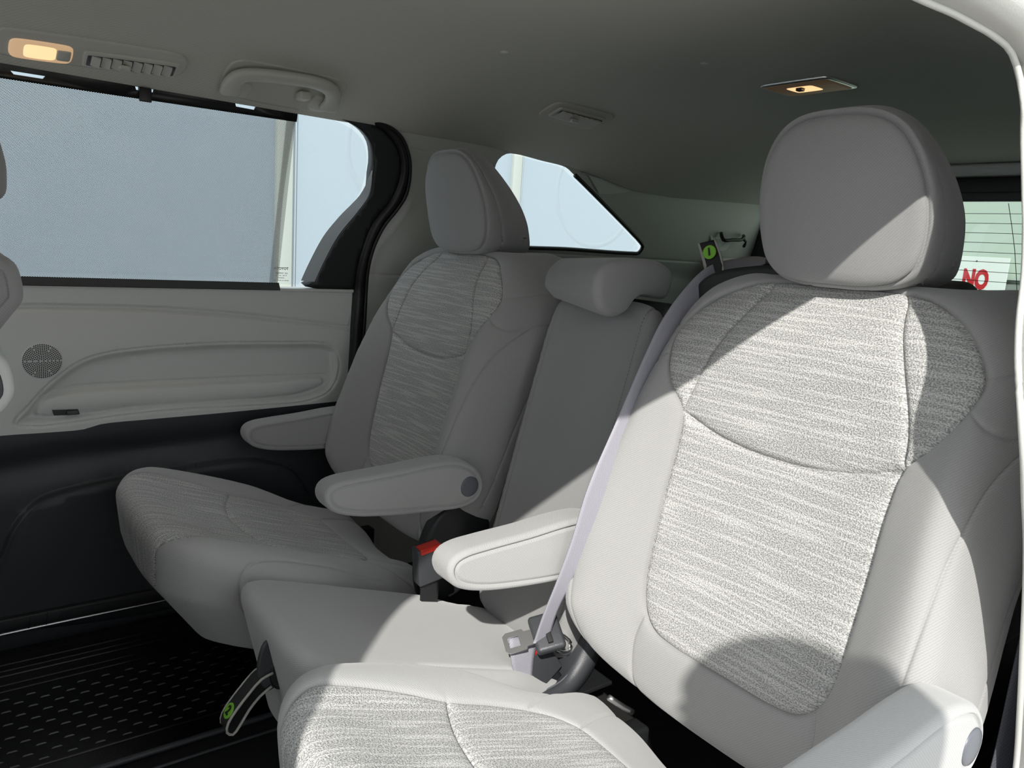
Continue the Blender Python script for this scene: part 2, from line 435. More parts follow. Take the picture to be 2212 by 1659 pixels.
def rbox(name, c, half, mat, parent=None, rot=None, bev=.003, seg=3):
    import bmesh
    bm = bmesh.new(); bmesh.ops.create_cube(bm, size=2)
    for v in bm.verts: v.co = Vector((v.co.x*half[0], v.co.y*half[1], v.co.z*half[2]))
    if bev: bmesh.ops.bevel(bm, geom=bm.edges[:], offset=bev, segments=seg, affect='EDGES', profile=.5)
    m_ = Matrix.Translation(Vector(c))@(rot.to_4x4() if rot else Matrix.Identity(4)); bm.transform(m_)
    me = bpy.data.meshes.new(name); bm.to_mesh(me); bm.free(); me.materials.append(M[mat])
    me.polygons.foreach_set('use_smooth', [True]*len(me.polygons))
    try: me.set_sharp_from_angle(angle=math.radians(50))
    except Exception: pass
    o = bpy.data.objects.new(name, me); COL.objects.link(o); return attach(o, parent)
def frame_rot(x, z):                 # rotation whose local x, z are given
    x = Vector(x).normalized(); z = Vector(z); z = (z-x*z.dot(x)).normalized(); y = z.cross(x)
    return Matrix((x, y, z)).transposed()
def disc(name, c, nrm, r, th, mat, parent, dome=.0, n=32):
    R_ = Vector(nrm).to_track_quat('Z', 'Y').to_matrix(); V = []; F = []; prof = [(1, -th), (1, 0), (.94, dome*.3+.0005), (.7, dome*.7), (.35, dome*.95)]
    for a, z in prof:
        for k in range(n): V.append(Vector(c)+R_@Vector((r*a*math.cos(2*math.pi*k/n), r*a*math.sin(2*math.pi*k/n), z)))
    for i in range(len(prof)-1):
        for k in range(n): F.append((i*n+k, i*n+(k+1) % n, (i+1)*n+(k+1) % n, (i+1)*n+k))
    F.append(tuple((len(prof)-1)*n+k for k in range(n))); F.append(tuple(range(n))[::-1])
    return mk(name, V, F, mat, parent)
def text_mesh(name, s, size, c, xdir, updir, mat, parent, ext=.0003, bold=0.0, sx=1.0):
    cu = bpy.data.curves.new('t', 'FONT'); cu.body = s; cu.size = size; cu.extrude = ext; cu.offset = bold; cu.align_x = 'CENTER'; cu.align_y = 'CENTER'
    cu.resolution_u = 3
    t = bpy.data.objects.new('t', cu); COL.objects.link(t); bpy.context.view_layer.update()
    me = bpy.data.meshes.new_from_object(t.evaluated_get(bpy.context.evaluated_depsgraph_get()))
    bpy.data.objects.remove(t)
    x = Vector(xdir).normalized(); u = Vector(updir); u = (u-x*u.dot(x)).normalized(); z = x.cross(u)
    V = [Vector(c)+x*v.co.x*sx+u*v.co.y+z*v.co.z for v in me.vertices]; F = [tuple(p.vertices) for p in me.polygons]
    return mk(name, V, F, mat, parent, smooth=False)

# ------------------------------------------------------------------ the shell of the cabin
ZB = -.137
def wally(z): return 1.78 if z <= ZB else 1.78-.26*(z-ZB)
def wally_np(z): return np.where(z <= ZB, 1.78, 1.78-.26*(z-ZB))
YM = 1.99                             # y of far wall + y of near wall (mirror)
YC = .995
def ceil_z(x, y):
    x = np.asarray(x, float); y = np.asarray(y, float)
    zc = .362-.062*smooth01((x-1.5)/.9)-.02*smooth01((-.2-x)/.8)
    ze = np.interp(x, [0, 1.15, 1.3, 1.41, 1.54, 1.67, 1.86, 2.3], [.250, .240, .228, .222, .202, .180, .175, .19])
    t = np.clip(np.abs(y-YC)/.685, 0, 1)
    return ze+(zc-ze)*(1-t**3.6)
def grid_surface(name, xs, ys, f, mat, parent=None, uv=True, flip=False):
    V = [f(x, y) for x in xs for y in ys]; n = len(ys)
    F = [(i*n+j, i*n+j+1, (i+1)*n+j+1, (i+1)*n+j) for i in range(len(xs)-1) for j in range(n-1)]
    if flip: F = [q[::-1] for q in F]
    return mk(name, V, F, mat, parent, uv=[(x, y) for x in xs for y in ys])
def solid(o, th, off=1):
    md = o.modifiers.new('thickness', 'SOLIDIFY'); md.thickness = th; md.offset = off; return o

xs = list(np.linspace(-1.1, 2.32, 110)); ys = list(YC+.685*np.sin(np.linspace(-math.pi/2, math.pi/2, 60)))
ceiling = struct(grid_surface('ceiling', xs, ys, lambda x, y: (x, y, float(ceil_z(x, y))), 'headliner'))
solid(ceiling, .03, -1)

# panel cut from the side wall: pattern (x, z) with optional holes, folded onto the leaning wall
def wall_panel(name, outline, mat, parent=None, holes=(), seams=(), near=False, step=.02, off=0.0, dents=(), th=None, smooth=True, kind=False):
    P = catmull(outline, True, .012) if smooth else np.array(outline, float)
    P = ccw(P); pts = [tuple(p) for p in P]; n = len(P); edges = [(i, (i+1) % n) for i in range(n)]
    H = [ccw(np.array(h_, float)) for h_ in holes]
    for h_ in H:
        k = len(pts); pts += [tuple(p) for p in h_]; edges += [(k+i, k+(i+1) % len(h_)) for i in range(len(h_))]
    lo, hi = P.min(0), P.max(0); gx, gy = np.meshgrid(np.arange(lo[0], hi[0], step), np.arange(lo[1], hi[1], step)); gg = np.stack([gx.ravel(), gy.ravel()], 1)
    SS = [(catmull(s_[0], s_[1], .006), s_[1], s_[2], s_[3]) for s_ in seams]
    extra = []
    for poly, cl, dp, wd in SS:
        nn = normals2(poly)
        if not cl: nn[0] = nn[1]; nn[-1] = nn[-2]
        extra += [poly, poly+nn*wd*.6, poly-nn*wd*.6, poly+nn*wd*1.6, poly-nn*wd*1.6, poly+nn*wd*3, poly-nn*wd*3]
    for poly, dp, wd in dents:
        nn = normals2(ccw(poly)); q = ccw(poly)
        for a in (0, -.2, -.45, -.7, -1.05, -1.4, .3): extra.append(q+nn*wd*a)
    for poly, cl, dp, wd in SS:
        d, _, _ = nearest(gg, poly, cl); gg = gg[d > .011]
    for poly, dp, wd in dents:
        d, _, _ = nearest(gg, ccw(poly)); gg = gg[d > .016]
    gg = np.concatenate([gg]+extra); gg = gg[inside(gg, P)]; d, _, _ = nearest(gg, P); gg = gg[d > .002]
    for h_ in H: gg = gg[~inside(gg, h_)]; d, _, _ = nearest(gg, h_); gg = gg[d > .002]
    pts += [tuple(p) for p in gg]
    res = delaunay_2d_cdt([Vector(p) for p in pts], edges, [], 0, 1e-4)
    V2 = np.array([tuple(v) for v in res[0]]); F = np.array([f for f in res[2] if len(f) == 3]); cen = V2[F].mean(1); ok = inside(cen, P)
    for h_ in H: ok &= ~inside(cen, h_)
    F = F[ok]; y = wally_np(V2[:, 1])-off
    for poly, cl, dp, wd in SS:
        d, _, _ = nearest(V2, poly, cl); y = y+dp*np.exp(-(d/wd)**2)
    for poly, dp, wd in dents:
        q = ccw(poly); d, _, _ = nearest(V2, q); ins = inside(V2, q); y = y+dp*smooth01(np.where(ins, d, 0)/(wd*1.4))
    if near: y = YM-y
    V = np.stack([V2[:, 0], y, V2[:, 1]], 1)
    cr = np.cross(V[F[:, 1]]-V[F[:, 0]], V[F[:, 2]]-V[F[:, 0]])[:, 1]
    if (cr.mean() > 0) != near: F = F[:, ::-1]
    o = mk(name, V, F, mat, parent, uv=V2)
    if th: solid(o, th, -1)
    return o

# --- outlines on the far wall (x, z)
WIN = catmull([(-.9, .262), (-.2, .262), (.30, .262), (.643, .256), (.762, .243), (.803, .226), (.824, .205), (.835, .170), (.835, .136), (.825, .09), (.783, .037), (.75, -.011), (.72, -.082), (.704, -.130)], False, .01)
WIN = np.concatenate([WIN, [[.3, -.135], [-.9, -.138]]])
SEALC = [(.70, .262), (.79, .262), (.849, .250), (.895, .228), (.922, .190), (.933, .146), (.928, .09), (.887, .026), (.866, -.03), (.860, -.09), (.863, -.135), (.861, -.224), (.858, -.302), (.848, -.44), (.84, -.60), (.83, -.905)]
FRM = [(.70, .258), (.78, .256), (.829, .244), (.872, .222), (.898, .190), (.909, .143), (.896, .092), (.855, .028), (.839, -.03), (.831, -.097), (.832, -.136)]
seal_c = catmull(SEALC, False, .01); frm_c = catmull(FRM, False, .01)

# door_1: the closed far sliding door: belt panel, armrest relief, black lower panel
door = struct(bpy.data.objects.new('door_1', None)); COL.objects.link(door); door.location = (.4, 1.78, -.86); door.empty_display_size = .1
low = [(-.9, -.46), (-.3, -.452), (.086, -.441), (.172, -.442), (.233, -.441), (.264, -.433), (.363, -.430), (.505, -.428), (.663, -.424), (.826, -.419)]
belt_seam = [(-.9, -.19), (-.3, -.186), (.138, -.182), (.21, -.182), (.334, -.184), (.469, -.191), (.581, -.201), (.701, -.215), (.83, -.231)]
recess = catmull([(.112, -.418), (.124, -.402), (.157, -.359), (.191, -.326), (.231, -.297), (.280, -.281), (.365, -.271), (.505, -.265), (.661, -.267), (.766, -.272), (.793, -.286), (.800, -.309), (.799, -.355), (.783, -.388), (.726, -.413), (.582, -.416), (.432, -.413), (.329, -.416), (.277, -.420), (.202, -.426), (.129, -.426)], True, .008)
inner = catmull([(.142, -.405), (.157, -.372), (.214, -.358), (.298, -.355), (.469, -.355), (.621, -.355), (.764, -.358), (.768, -.374), (.70, -.399), (.642, -.404), (.468, -.405), (.329, -.406), (.25, -.412), (.16, -.413)], True, .008)
door_out = np.array([(-.9, ZB)]+[(x, ZB) for x in np.linspace(-.85, .8, 30)]+[(.832, ZB), (.829, -.2), (.826, -.3), (.824, -.419)]+[tuple(p) for p in catmull(low, False, .02)[::-1][1:]])
du = wall_panel('upper_trim_panel', door_out, 'trim', door, seams=[(belt_seam, False, .005, .0022), ([(p[0], p[1]-.007) for p in belt_seam], False, .005, .0022), ([(.157, -.367), (.214, -.352), (.298, -.349), (.469, -.349), (.621, -.349), (.766, -.352)], False, .004, .002), ([tuple(p) for p in recess[::5]], True, .004, .0020)],
                dents=[(recess, .018, .013), (inner, -.012, .008)], smooth=False, step=.015)
lowp = np.array([tuple(p) for p in catmull(low, False, .02)]+[(.828, -.6), (.812, -.905), (.4, -.905), (-.1, -.905), (-.9, -.905)])
pocket = catmull([(.02, -.83), (.05, -.74), (.076, -.677), (.092, -.637), (.122, -.595), (.152, -.574), (.198, -.563), (.261, -.554), (.354, -.548), (.60, -.545), (.70, -.60), (.74, -.83)], True, .01)
bump_p = catmull([(-.6, -.462), (.1, -.452), (.19, -.462), (.25, -.47), (.30, -.495), (.36, -.50), (.6, -.49), (.84, -.48), (.9, -.42), (.5, -.40), (-.6, -.42)], True, .012)
wall_panel('lower_trim_panel', lowp, 'black_door', door, dents=[(pocket, -.018, .007), (bump_p, .0, .02)], seams=[([(-.5, -.53), (.05, -.52), (.20, -.505), (.30, -.50), (.8, -.485)], False, .012, .03)], smooth=False, step=.018)
# sill step under the door panel
sw = wall_panel('switch_bezel', [(.177, -.396), (.2, -.397), (.224, -.398), (.227, -.409), (.2, -.409), (.180, -.408)], 'rubber', door, off=-.004, smooth=False, step=.01)
rbox('power_switch', (.213, 1.778, -.4035), (.010, .003, .0042), 'dark_grey', sw, bev=.001)
# window channel on top of the belt panel
rbox('belt_ledge', (0.0, 1.80, -.141), (.832, .028, .004), 'trim', door, bev=.002)
# dark divider frame of the sliding door (inner face) and its grey bevel
frm = np.array([(.62, .262)]+[tuple(p) for p in frm_c]+[(.80, -.138), (.747, -.139), (.706, -.132)]+[(p[0]+.022*min(1, max(0, (.14-p[1])/.10)), p[1]) for p in WIN[::-1] if p[0] > .62 and p[1] > -.129])
wall_panel('window_frame', frm, 'black', door, smooth=False, step=.012, off=.006, th=.03)
bv = np.array([tuple(p) for p in WIN[::-1] if p[0] > .70 and p[1] > -.130 and p[1] < .165])
bf = np.clip((.165-bv[:, 1])/.09, 0, 1)
mk('frame_bevel', [(p[0], wally(p[1])-.0065+.034*f_, p[1]) for p, f_ in zip(bv, bf)]+[(p[0]+.024*min(1, max(0, (.14-p[1])/.10)), wally(p[1])-.0068, p[1]) for p in bv],
   [(i, i+1, len(bv)+i+1, len(bv)+i) for i in range(len(bv)-1)], 'frame_grey', door)
# speaker grille: pressed disc with real rings of holes
gr = disc('speaker_grille', (.163, 1.7785, -.293), (0, -1, 0), .036, .004, 'trim', door, dome=.0015, n=48)
V = []; F = []
for ring in range(1, 11):
    rr = .0033*ring; cnt = int(6*ring*.95)
    for k in range(cnt):
        a = 2*math.pi*(k+.5*(ring % 2))/cnt
        if abs(math.sin(3*a)) < .06*3/ring: continue
        s_ = .00135; k0 = len(V); cx_, cz_ = .163+rr*math.cos(a), -.293+rr*math.sin(a)
        y_ = 1.779-.0018-.0012*(1-(rr/.036)**2)
        for q in range(6): V.append((cx_+s_*math.cos(q*math.pi/3), y_, cz_+s_*math.sin(q*math.pi/3)))
        F.append(tuple(range(k0, k0+6)))
ho = mk('speaker_hole', V, F, 'ink', gr, smooth=False); ho['kind'] = 'stuff'

# window_1: far door glass
g1 = wall_panel('window_1', [tuple(p) for p in WIN[:-2]]+[(.3, -.135), (-.9, -.138)], 'glass', None, off=-.03, smooth=False, step=.06); struct(g1)
# glass marking, seen from the inside (mirrored)
yg = wally(-.10)+.028
gm = text_mesh('glass_marking', 'TOYOTA', .0085, (.657, yg, -.093), (-1, 0, 0), (0, .26, 1), 'dark_grey', g1, bold=.0002)
for i, (s_, dz, zz) in enumerate((('AS2  TEMPERED', -.011, .0045), ('M 102   DOT 20', -.0165, .0038), ('LAMISAFE', -.022, .0036), ('43R-00  E6  001582  AS2', -.028, .0036))):
    text_mesh('glass_marking', s_, zz, (.657, yg, -.093+dz), (-1, 0, 0), (0, .26, 1), 'dark_grey', g1)

# trim_1: rubber seal round the rear edge of the door opening
sy = lambda p, o=0: (p[0], wally(p[1])-o, p[1])
def sealstrip(name, inner_c, outer_c, off, mat):
    k = len(outer_c); idx = np.linspace(0, len(inner_c)-1, k); I = np.stack([np.interp(idx, np.arange(len(inner_c)), inner_c[:, c]) for c in range(2)], 1)
    V = []; F = []; pr = [(0, .03), (.0, -.004), (.35, -off), (.7, -off*1.2), (1, -.002), (1, .02)]
    for i in range(k):
        for a, o_ in pr:
            p = I[i]*(1-a)+outer_c[i]*a; V.append((p[0], wally(p[1])+o_, p[1]))
    m = len(pr)
    for i in range(k-1):
        for j in range(m-1): F.append((i*m+j, i*m+j+1, (i+1)*m+j+1, (i+1)*m+j))
    return mk(name, V, F, mat)
ext_frm = np.concatenate([frm_c, catmull([(.832, -.136), (.829, -.229), (.824, -.378), (.818, -.45), (.812, -.60), (.80, -.905)], False, .01)[1:]])
# pair points by z so that the strip keeps its width
def resample(c, n):
    s_ = np.concatenate([[0], np.cumsum(np.linalg.norm(np.diff(c, axis=0), axis=1))]); t = np.linspace(0, s_[-1], n)
    return np.stack([np.interp(t, s_, c[:, k]) for k in range(2)], 1)
seal = sealstrip('trim_1', resample(ext_frm, 120), resample(seal_c, 120), .012, 'rubber'); struct(seal)
seal_bead = tube('seal_bead', [sy(p, .010) for p in seal_c[::4]], .005, 'rubber', seal)
chan = tube('seal_channel', [sy(p*.45+q*.55, .009) for p, q in zip(resample(ext_frm, 40), resample(seal_c, 40))], .0025, 'dark_grey', seal)

# wall_right: quarter panel trim behind the door, with the quarter window
QW = catmull([(1.18, .185), (1.186, .212), (1.207, .229), (1.236, .232), (1.32, .226), (1.413, .218), (1.438, .207), (1.59, .131), (1.747, .050), (1.785, .028), (1.798, .012), (1.785, 0), (1.74, -.003), (1.5, -.003), (1.25, -.004), (1.205, .01), (1.190, .05), (1.185, .12)], True, .01)
quart = np.array([(.80, .29)]+[tuple(p) for p in seal_c if p[0] > .80]+[(1.2, -.905), (2.45, -.905), (2.45, .30)])
wq = wall_panel('wall_right', quart, 'trim_light', None, holes=[QW], seams=[([(.93, .168), (.952, .115), (.946, .067), (.912, .01), (.884, -.026), (.872, -.064), (.870, -.2), (.868, -.40)], False, -.006, .010),
     ([(.866, -.098), (1.0, -.098), (1.2, -.096)], False, .004, .0025), ([(1.3, -.020), (1.9, -.018), (2.4, -.018)], False, .004, .0025), ([(.93, .21), (.985, .205)], False, .003, .002), ([(1.1, -.06), (1.6, -.065), (2.4, -.07)], False, .012, .03)], smooth=False, step=.025)
struct(wq)
qs = [p for p in QW[::3]]; i0 = min(range(len(qs)), key=lambda i: abs(qs[i][0]-1.43)+abs(qs[i][1]-.21)*3); qs = qs[i0:]+qs[:i0]
qs = [p for p in qs if not (p[0] < 1.43 and p[1] > .02)]
tube('window_seal', [sy(p, .002) for p in qs], .0060, 'rubber', wq)
gq = wall_panel('window_2', QW*[[1.0, 1.0]], 'glass', None, off=-.02, smooth=False, step=.06); struct(gq)
garn = wall_panel('pillar_garnish', [(1.50, .205), (1.60, .20), (1.70, .19), (1.668, .176), (1.60, .163), (1.557, .160)], 'trim', wq, off=.004, smooth=False, step=.03)

# wall_left: near body side round the open doorway
OPEN = catmull([(-.155, -.95), (-.153, -.3), (-.150, -.19), (-.148, -.06), (-.145, .04), (-.142, .10), (-.130, .150), (-.09, .186), (-.02, .201), (.1, .206), (.4, .206), (.618, .206), (.672, .208), (.722, .207), (.773, .203), (.797, .190), (.802, .165), (.793, .12), (.783, .07), (.772, .02), (.756, -.012), (.738, -.05), (.728, -.10), (.730, -.14), (.748, -.18), (.772, -.223), (.797, -.28), (.822, -.35), (.852, -.435), (.875, -.52), (.885, -.95)], False, .012)
near_out = np.concatenate([[(-1.1, -.905), (-.155, -.905)], OPEN[(OPEN[:, 1] > -.90)], [(.885, -.905), (2.45, -.905), (2.45, .31), (.8, .31), (0, .31), (-1.1, .31)]])
NWH = catmull([(-.95, -.12), (-.40, -.12), (-.36, .10), (-.45, .19), (-.7, .20), (-.95, .18)], True, .02)
wl = wall_panel('wall_left', near_out, 'trim_light', None, near=True, smooth=False, step=.03, off=.035, th=.035); struct(wl)
tube('door_seal', [(p[0], YM-wally(p[1])+.033, p[1]) for p in OPEN[::3] if p[1] > -.86], .003, 'trim_light', wl)

# front windscreen end and rear end
def plate(name, pts, mat, parent=None, th=.02):
    V = [tuple(p) for p in pts]; o = mk(name, V, [tuple(range(len(V)))], mat, parent, smooth=False); solid(o, th, 0); return o
plate('wall_front', [(-1.1, .1, -.862), (-1.1, 1.9, -.862), (-1.1, 1.9, -.12), (-1.1, .1, -.12)], 'black')['kind'] = 'structure'

# wall_back: tailgate inner trim with the rear glass
def yz_panel(name, outer, hole, x, mat, parent=None, th=.02):
    O_ = ccw(np.array(outer, float)); H_ = ccw(np.array(hole, float)); n, m = len(O_), len(H_)
    res = delaunay_2d_cdt([Vector(p) for p in list(O_)+list(H_)], [(i, (i+1) % n) for i in range(n)]+[(n+i, n+(i+1) % m) for i in range(m)], [], 0, 1e-5)
    V2 = np.array([tuple(v) for v in res[0]]); F = np.array([f for f in res[2]]); c = V2[F].mean(1); F = F[inside(c, O_) & ~inside(c, H_)]
    o = mk(name, [(x, a, b) for a, b in V2], F, mat, parent, smooth=False); solid(o, th, 0); return o
RG = catmull([(.30, .16), (.38, .195), (.7, .203), (1.29, .203), (1.61, .195), (1.69, .16), (1.66, .02), (1.58, -.045), (1.3, -.060), (1.02, -.050), (.965, -.038), (.90, -.045), (.70, -.05), (.41, -.045), (.33, .02)], True, .01)
tg = yz_panel('wall_back', [(.1, -.862), (1.9, -.862), (1.9, .21), (.1, .21)], RG, 2.36, 'black'); struct(tg)
rbox('tailgate_trim', (2.345, YC, -.42), (.012, .80, .35), 'dark_grey', tg, bev=.01)
rbox('roof_end_trim', (2.33, YC, .285), (.03, .80, .016), 'trim', tg, bev=.008)
rbox('gap_gasket', (2.37, YC, .247), (.02, .80, .024), 'rubber', tg, bev=.004)
rbox('tailgate_upper_trim', (2.35, YC, .216), (.012, .80, .0125), 'dark_grey', tg, bev=.004)
rg = mk('window_3', [(2.37+.0*a, a, b) for a, b in RG], [tuple(range(len(RG)))], 'glass_rear', None, smooth=False); struct(rg)
for k in range(9):
    z_ = .172-k*.0265
    tube('defroster_wire', [(2.366, .36, z_), (2.366, 1.0, z_), (2.366, 1.66, z_)], .0008, 'wire', rg, n=5, step=.2)
tube('antenna_wire', [(2.364, .935, .20), (2.364, .90, .08), (2.364, .872, -.05)], .0009, 'wire', rg, n=5, step=.1)

# floor with sill
fl = struct(rbox('floor', (.67, YC, -.92), (1.78, .80, .02), 'carpet', None, bev=0))
sill = tube('sill_strip', [(-.5, 1.752, -.850), (.0, 1.752, -.852), (.07, 1.752, -.850), (.4, 1.752, -.848), (.8, 1.752, -.848)], .0042, 'metal', None); struct(sill); sill.name = 'trim_2'
stp = rbox('sill_cover', (.2, 1.758, -.832), (.64, .010, .014), 'black', sill, bev=.003)
tube('cover_joint', [(.116, 1.7475, -.846), (.120, 1.7475, -.820)], .0012, 'ink', stp, n=5)
tube('cover_joint', [(.148, 1.7475, -.846), (.150, 1.7475, -.820)], .0012, 'ink', stp, n=5)
tube('cover_joint', [(.172, 1.7475, -.844), (.175, 1.7475, -.830), (.40, 1.7475, -.830)], .0010, 'ink', stp, n=5)
# the second row sliding rails
for i, y_ in enumerate((1.281, 1.235)):
    rl = struct(tube('trim_%d' % (3+i), [(-.3, y_, -.893), (.2, y_, -.893), (.75, y_, -.893)], .006 if i == 0 else .003, 'dark_grey', None)); 
# rubber mat with raised bars
mt = rbox('floor_mat', (.02, 1.51, -.896), (.50, .225, .0045), 'mat', None, bev=.003)
tag(mt, 'black rubber floor mat with raised short bars on the cabin floor', 'floor mat')
V = []; F = []
def bar(x0, x1, y, z, wd, hh):
    k0 = len(V)
    for (a, b, c) in ((x0, y-wd, z), (x1, y-wd, z), (x1, y+wd, z), (x0, y+wd, z), (x0+.003, y-wd*.5, z+hh), (x1-.003, y-wd*.5, z+hh), (x1-.003, y+wd*.5, z+hh), (x0+.003, y+wd*.5, z+hh)): V.append((a, b, c))
    for f in ((0, 1, 5, 4), (1, 2, 6, 5), (2, 3, 7, 6), (3, 0, 4, 7), (4, 5, 6, 7)): F.append(tuple(k0+i for i in f))
for j in range(11):
    for i in range(-8, 13):
        x_ = i*.042+(j % 2)*.021+.01; bar(x_, x_+.017, 1.352+j*.0215, -.8915, .0018, .0022)
tr = mk('tread_bar', V, F, 'tread', mt, smooth=False); tr['kind'] = 'stuff'
for y_ in (1.335, 1.597, 1.62, 1.655, 1.675, 1.70):
    tube('mat_rib', [(-.45, y_, -.8915), (.0, y_, -.8915), (.5, y_, -.8915)], .0022, 'tread' if y_ in (1.335, 1.655) else 'mat', mt, n=6, step=.3)

# ------------------------------------------------------------------ seats
def seat_back(parent, yc, dx=0.0, mirror=False):
    a = math.radians(13); O = (.752+dx, yc, -.62); ev = (math.sin(a), 0, math.cos(a)); en = (-math.cos(a), 0, math.sin(a))
    def h(q):
        y, v = np.abs(q[:, 0]), q[:, 1]
        B = np.interp(v, [0, .1, .2, .35, .45, .53, .60], [.035, .058, .056, .042, .024, .010, .0])
        ins = np.interp(v, [0, .1, .35, .42, .55], [.13, .145, .145, .15, .19])
        z = B*smooth01((y-ins+.01)/(.238-ins))
        z = z-.010*np.cos(np.clip(y/.16, 0, 1)*math.pi/2)*smooth01(v/.1)*smooth01((.58-v)/.2)     # slight hollow
        z = z-.055*np.clip((v-.50)/.13, 0, 2)**2-.03*smooth01((y-.17)/.08)*smooth01((v-.42)/.12)
        z = z-.020*np.clip((.10-v)/.10, 0, 1)**2
        return z
    outline = sym([(0, .0), (.10, .004), (.165, .018), (.215, .05), (.250, .105), (.258, .17), (.250, .27), (.242, .35), (.236, .42), (.231, .50), (.218, .560), (.190, .600), (.145, .624), (.085, .632), (0, .630)])
    def post(lat, z, dep):
        k = np.interp(lat[:, 1], [.0, .1, .2, .3, .45, .6], [0, .12, .16, .22, .42, .46])*np.clip(dep-.012, 0, .09)
        up = .34*np.clip(dep-.012, 0, .08)*smooth01((lat[:, 1]-.42)/.12)*smooth01((np.abs(lat[:, 0])-.07)/.08)
        return np.stack([lat[:, 0]+np.sign(lat[:, 0])*smooth01(np.abs(lat[:, 0])/.15)*k, lat[:, 1]+up], 1), z
    pf = Puff(outline, O, (0, 1, 0), ev, en, h, .026, .132, post=post)
    lower = catmull(sym([(0, .385), (.04, .386), (.10, .395), (.155, .413), (.150, .36), (.150, .29), (.148, .22), (.144, .16), (.134, .125), (.114, .105), (.08, .097), (0, .095)]), True, .005)
    # insert outline seam, yoke curve and the two slanted seams
    ins = sym([(0, .624), (.07, .624), (.116, .617), (.148, .600), (.184, .571), (.207, .543), (.215, .525), (.207, .492), (.185, .450), (.158, .416), (.151, .37), (.150, .29), (.148, .22), (.144, .16), (.134, .125), (.114, .105), (.08, .097), (0, .095)])
    insP = catmull(ins, True, .005)
    seams = [dict(pts=ins, closed=True, groove=(.0055, .006)),
             dict(pts=[(-.1555, .413), (-.10, .395), (-.04, .386), (.04, .386), (.10, .395), (.1555, .413)], groove=(.0075, .007)),
             dict(pts=[(.090, .622), (.106, .577), (.130, .52), (.150, .462), (.1575, .416)], groove=(.0045, .005)),
             dict(pts=[(-.090, .622), (-.106, .577), (-.130, .52), (-.150, .462), (-.1575, .416)], groove=(.0045, .005))]
    for s_ in (1, -1):
        seams += [dict(pts=[(s_*.208, .494), (s_*.232, .478), (s_*.262, .472), (s_*.30, .487), (s_*.345, .50)], groove=(.002, .004)),
                  dict(pts=[(s_*.300, .486), (s_*.272, .448), (s_*.256, .41), (s_*.246, .35), (s_*.240, .28), (s_*.236, .20), (s_*.228, .12), (s_*.20, .03)], groove=(.003, .0045), ridge=.0012),
                  dict(pts=[(s_*.134, .123), (s_*.140, .09), (s_*.136, .04), (s_*.12, -.03)], groove=(.0025, .004)),
                  dict(pts=[(s_*.214, .533), (s_*.26, .545), (s_*.30, .556), (s_*.36, .57)], groove=(.0015, .003)),
                  dict(pts=[(s_*.315, .54), (s_*.318, .50)], groove=(.002, .003), ridge=.001, smooth=False),
                  dict(pts=[(s_*.372, .42), (s_*.374, .30), (s_*.372, .18), (s_*.36, .11)], groove=(.0, .003), ridge=.0025),
                  dict(pts=[(s_*.364, .42), (s_*.366, .30), (s_*.364, .18), (s_*.35, .11)], groove=(.0015, .003))]
    bo = upholster(pf, [('backrest_insert', insP, 'heather')], seams, ('backrest', 'cloth'), parent, back=('backrest_shell', 'black'))
    return bo
def seat_cushion(parent, yc, dx=0.0, dz=0.0):
    a = math.radians(19); O = (.262+dx, yc, -.487+dz); eb = (math.cos(a), 0, -math.sin(a)); en = (math.sin(a), 0, math.cos(a))
    def h(q):
        y, s = np.abs(q[:, 0]), q[:, 1]
        z = .016*smooth01((y-.15)/.07)*smooth01((s+.02)/.10)*(1-.55*smooth01((s-.30)/.2))
        z = z-.010*np.cos(np.clip(y/.17, 0, 1)*math.pi/2)*smooth01(s/.15)-.012*np.clip((.06-s)/.06, 0, 1)**2
        z = z-.012*smooth01((s-.42)/.12)*smooth01((.12-y)/.08)
        return z
    outline = sym([(0, -.012), (.10, -.010), (.17, .0), (.222, .028), (.252, .075), (.266, .14), (.270, .21), (.262, .28), (.240, .34), (.225, .39), (.224, .45), (.228, .51), (.21, .545), (.15, .555), (0, .555)])
    pf = Puff(outline, O, (0, 1, 0), eb, en, h, .040, .155, shear=(0, .45), post=lambda lat, z, dep: (np.stack([lat[:, 0]*(1-.55*np.clip(dep-.06, 0, 1)), lat[:, 1]+.9*np.clip(dep-.10, 0, 1)], 1), z))
    ins = [(-.158, -.135), (-.162, -.08), (-.166, -.02), (-.180, .02), (-.192, .05), (-.193, .10), (-.185, .17), (-.172, .235), (-.168, .30), (-.160, .363), (-.147, .40), (-.121, .428), (-.085, .437), (0, .440)]
    seams = [dict(pts=ins+[(-x, y) for x, y in ins[::-1][1:]], groove=(.005, .006)),
             dict(pts=[(-.173, .234), (-.118, .211), (-.069, .200), (0, .194), (.069, .200), (.118, .211), (.173, .234)], groove=(.006, .007))]
    for s_ in (1, -1):
        seams += [dict(pts=[(s_*.163, .366), (s_*.185, .406), (s_*.208, .445), (s_*.245, .48), (s_*.33, .50)], groove=(.0025, .004)),
                  dict(pts=[(s_*.122, .429), (s_*.14, .476), (s_*.152, .53), (s_*.155, .60)], groove=(.003, .005)),
                  dict(pts=[(s_*.228, .40), (s_*.243, .33), (s_*.252, .25), (s_*.256, .17), (s_*.266, .125), (s_*.290, .098), (s_*.325, .088), (s_*.36, .088), (s_*.40, .092)], groove=(.003, .0045), ridge=.0006)]
    P_ = catmull([(-.155, -.22)]+ins+[(-x, y) for x, y in ins[::-1][1:]]+[(.155, -.22)], False, .005)
    bo = upholster(pf, [('cushion_insert', P_, 'heather_seat_lit')], seams, ('seat_cushion', 'cloth_seat_lit'), parent, back=('cushion_base', 'black'))
    return bo
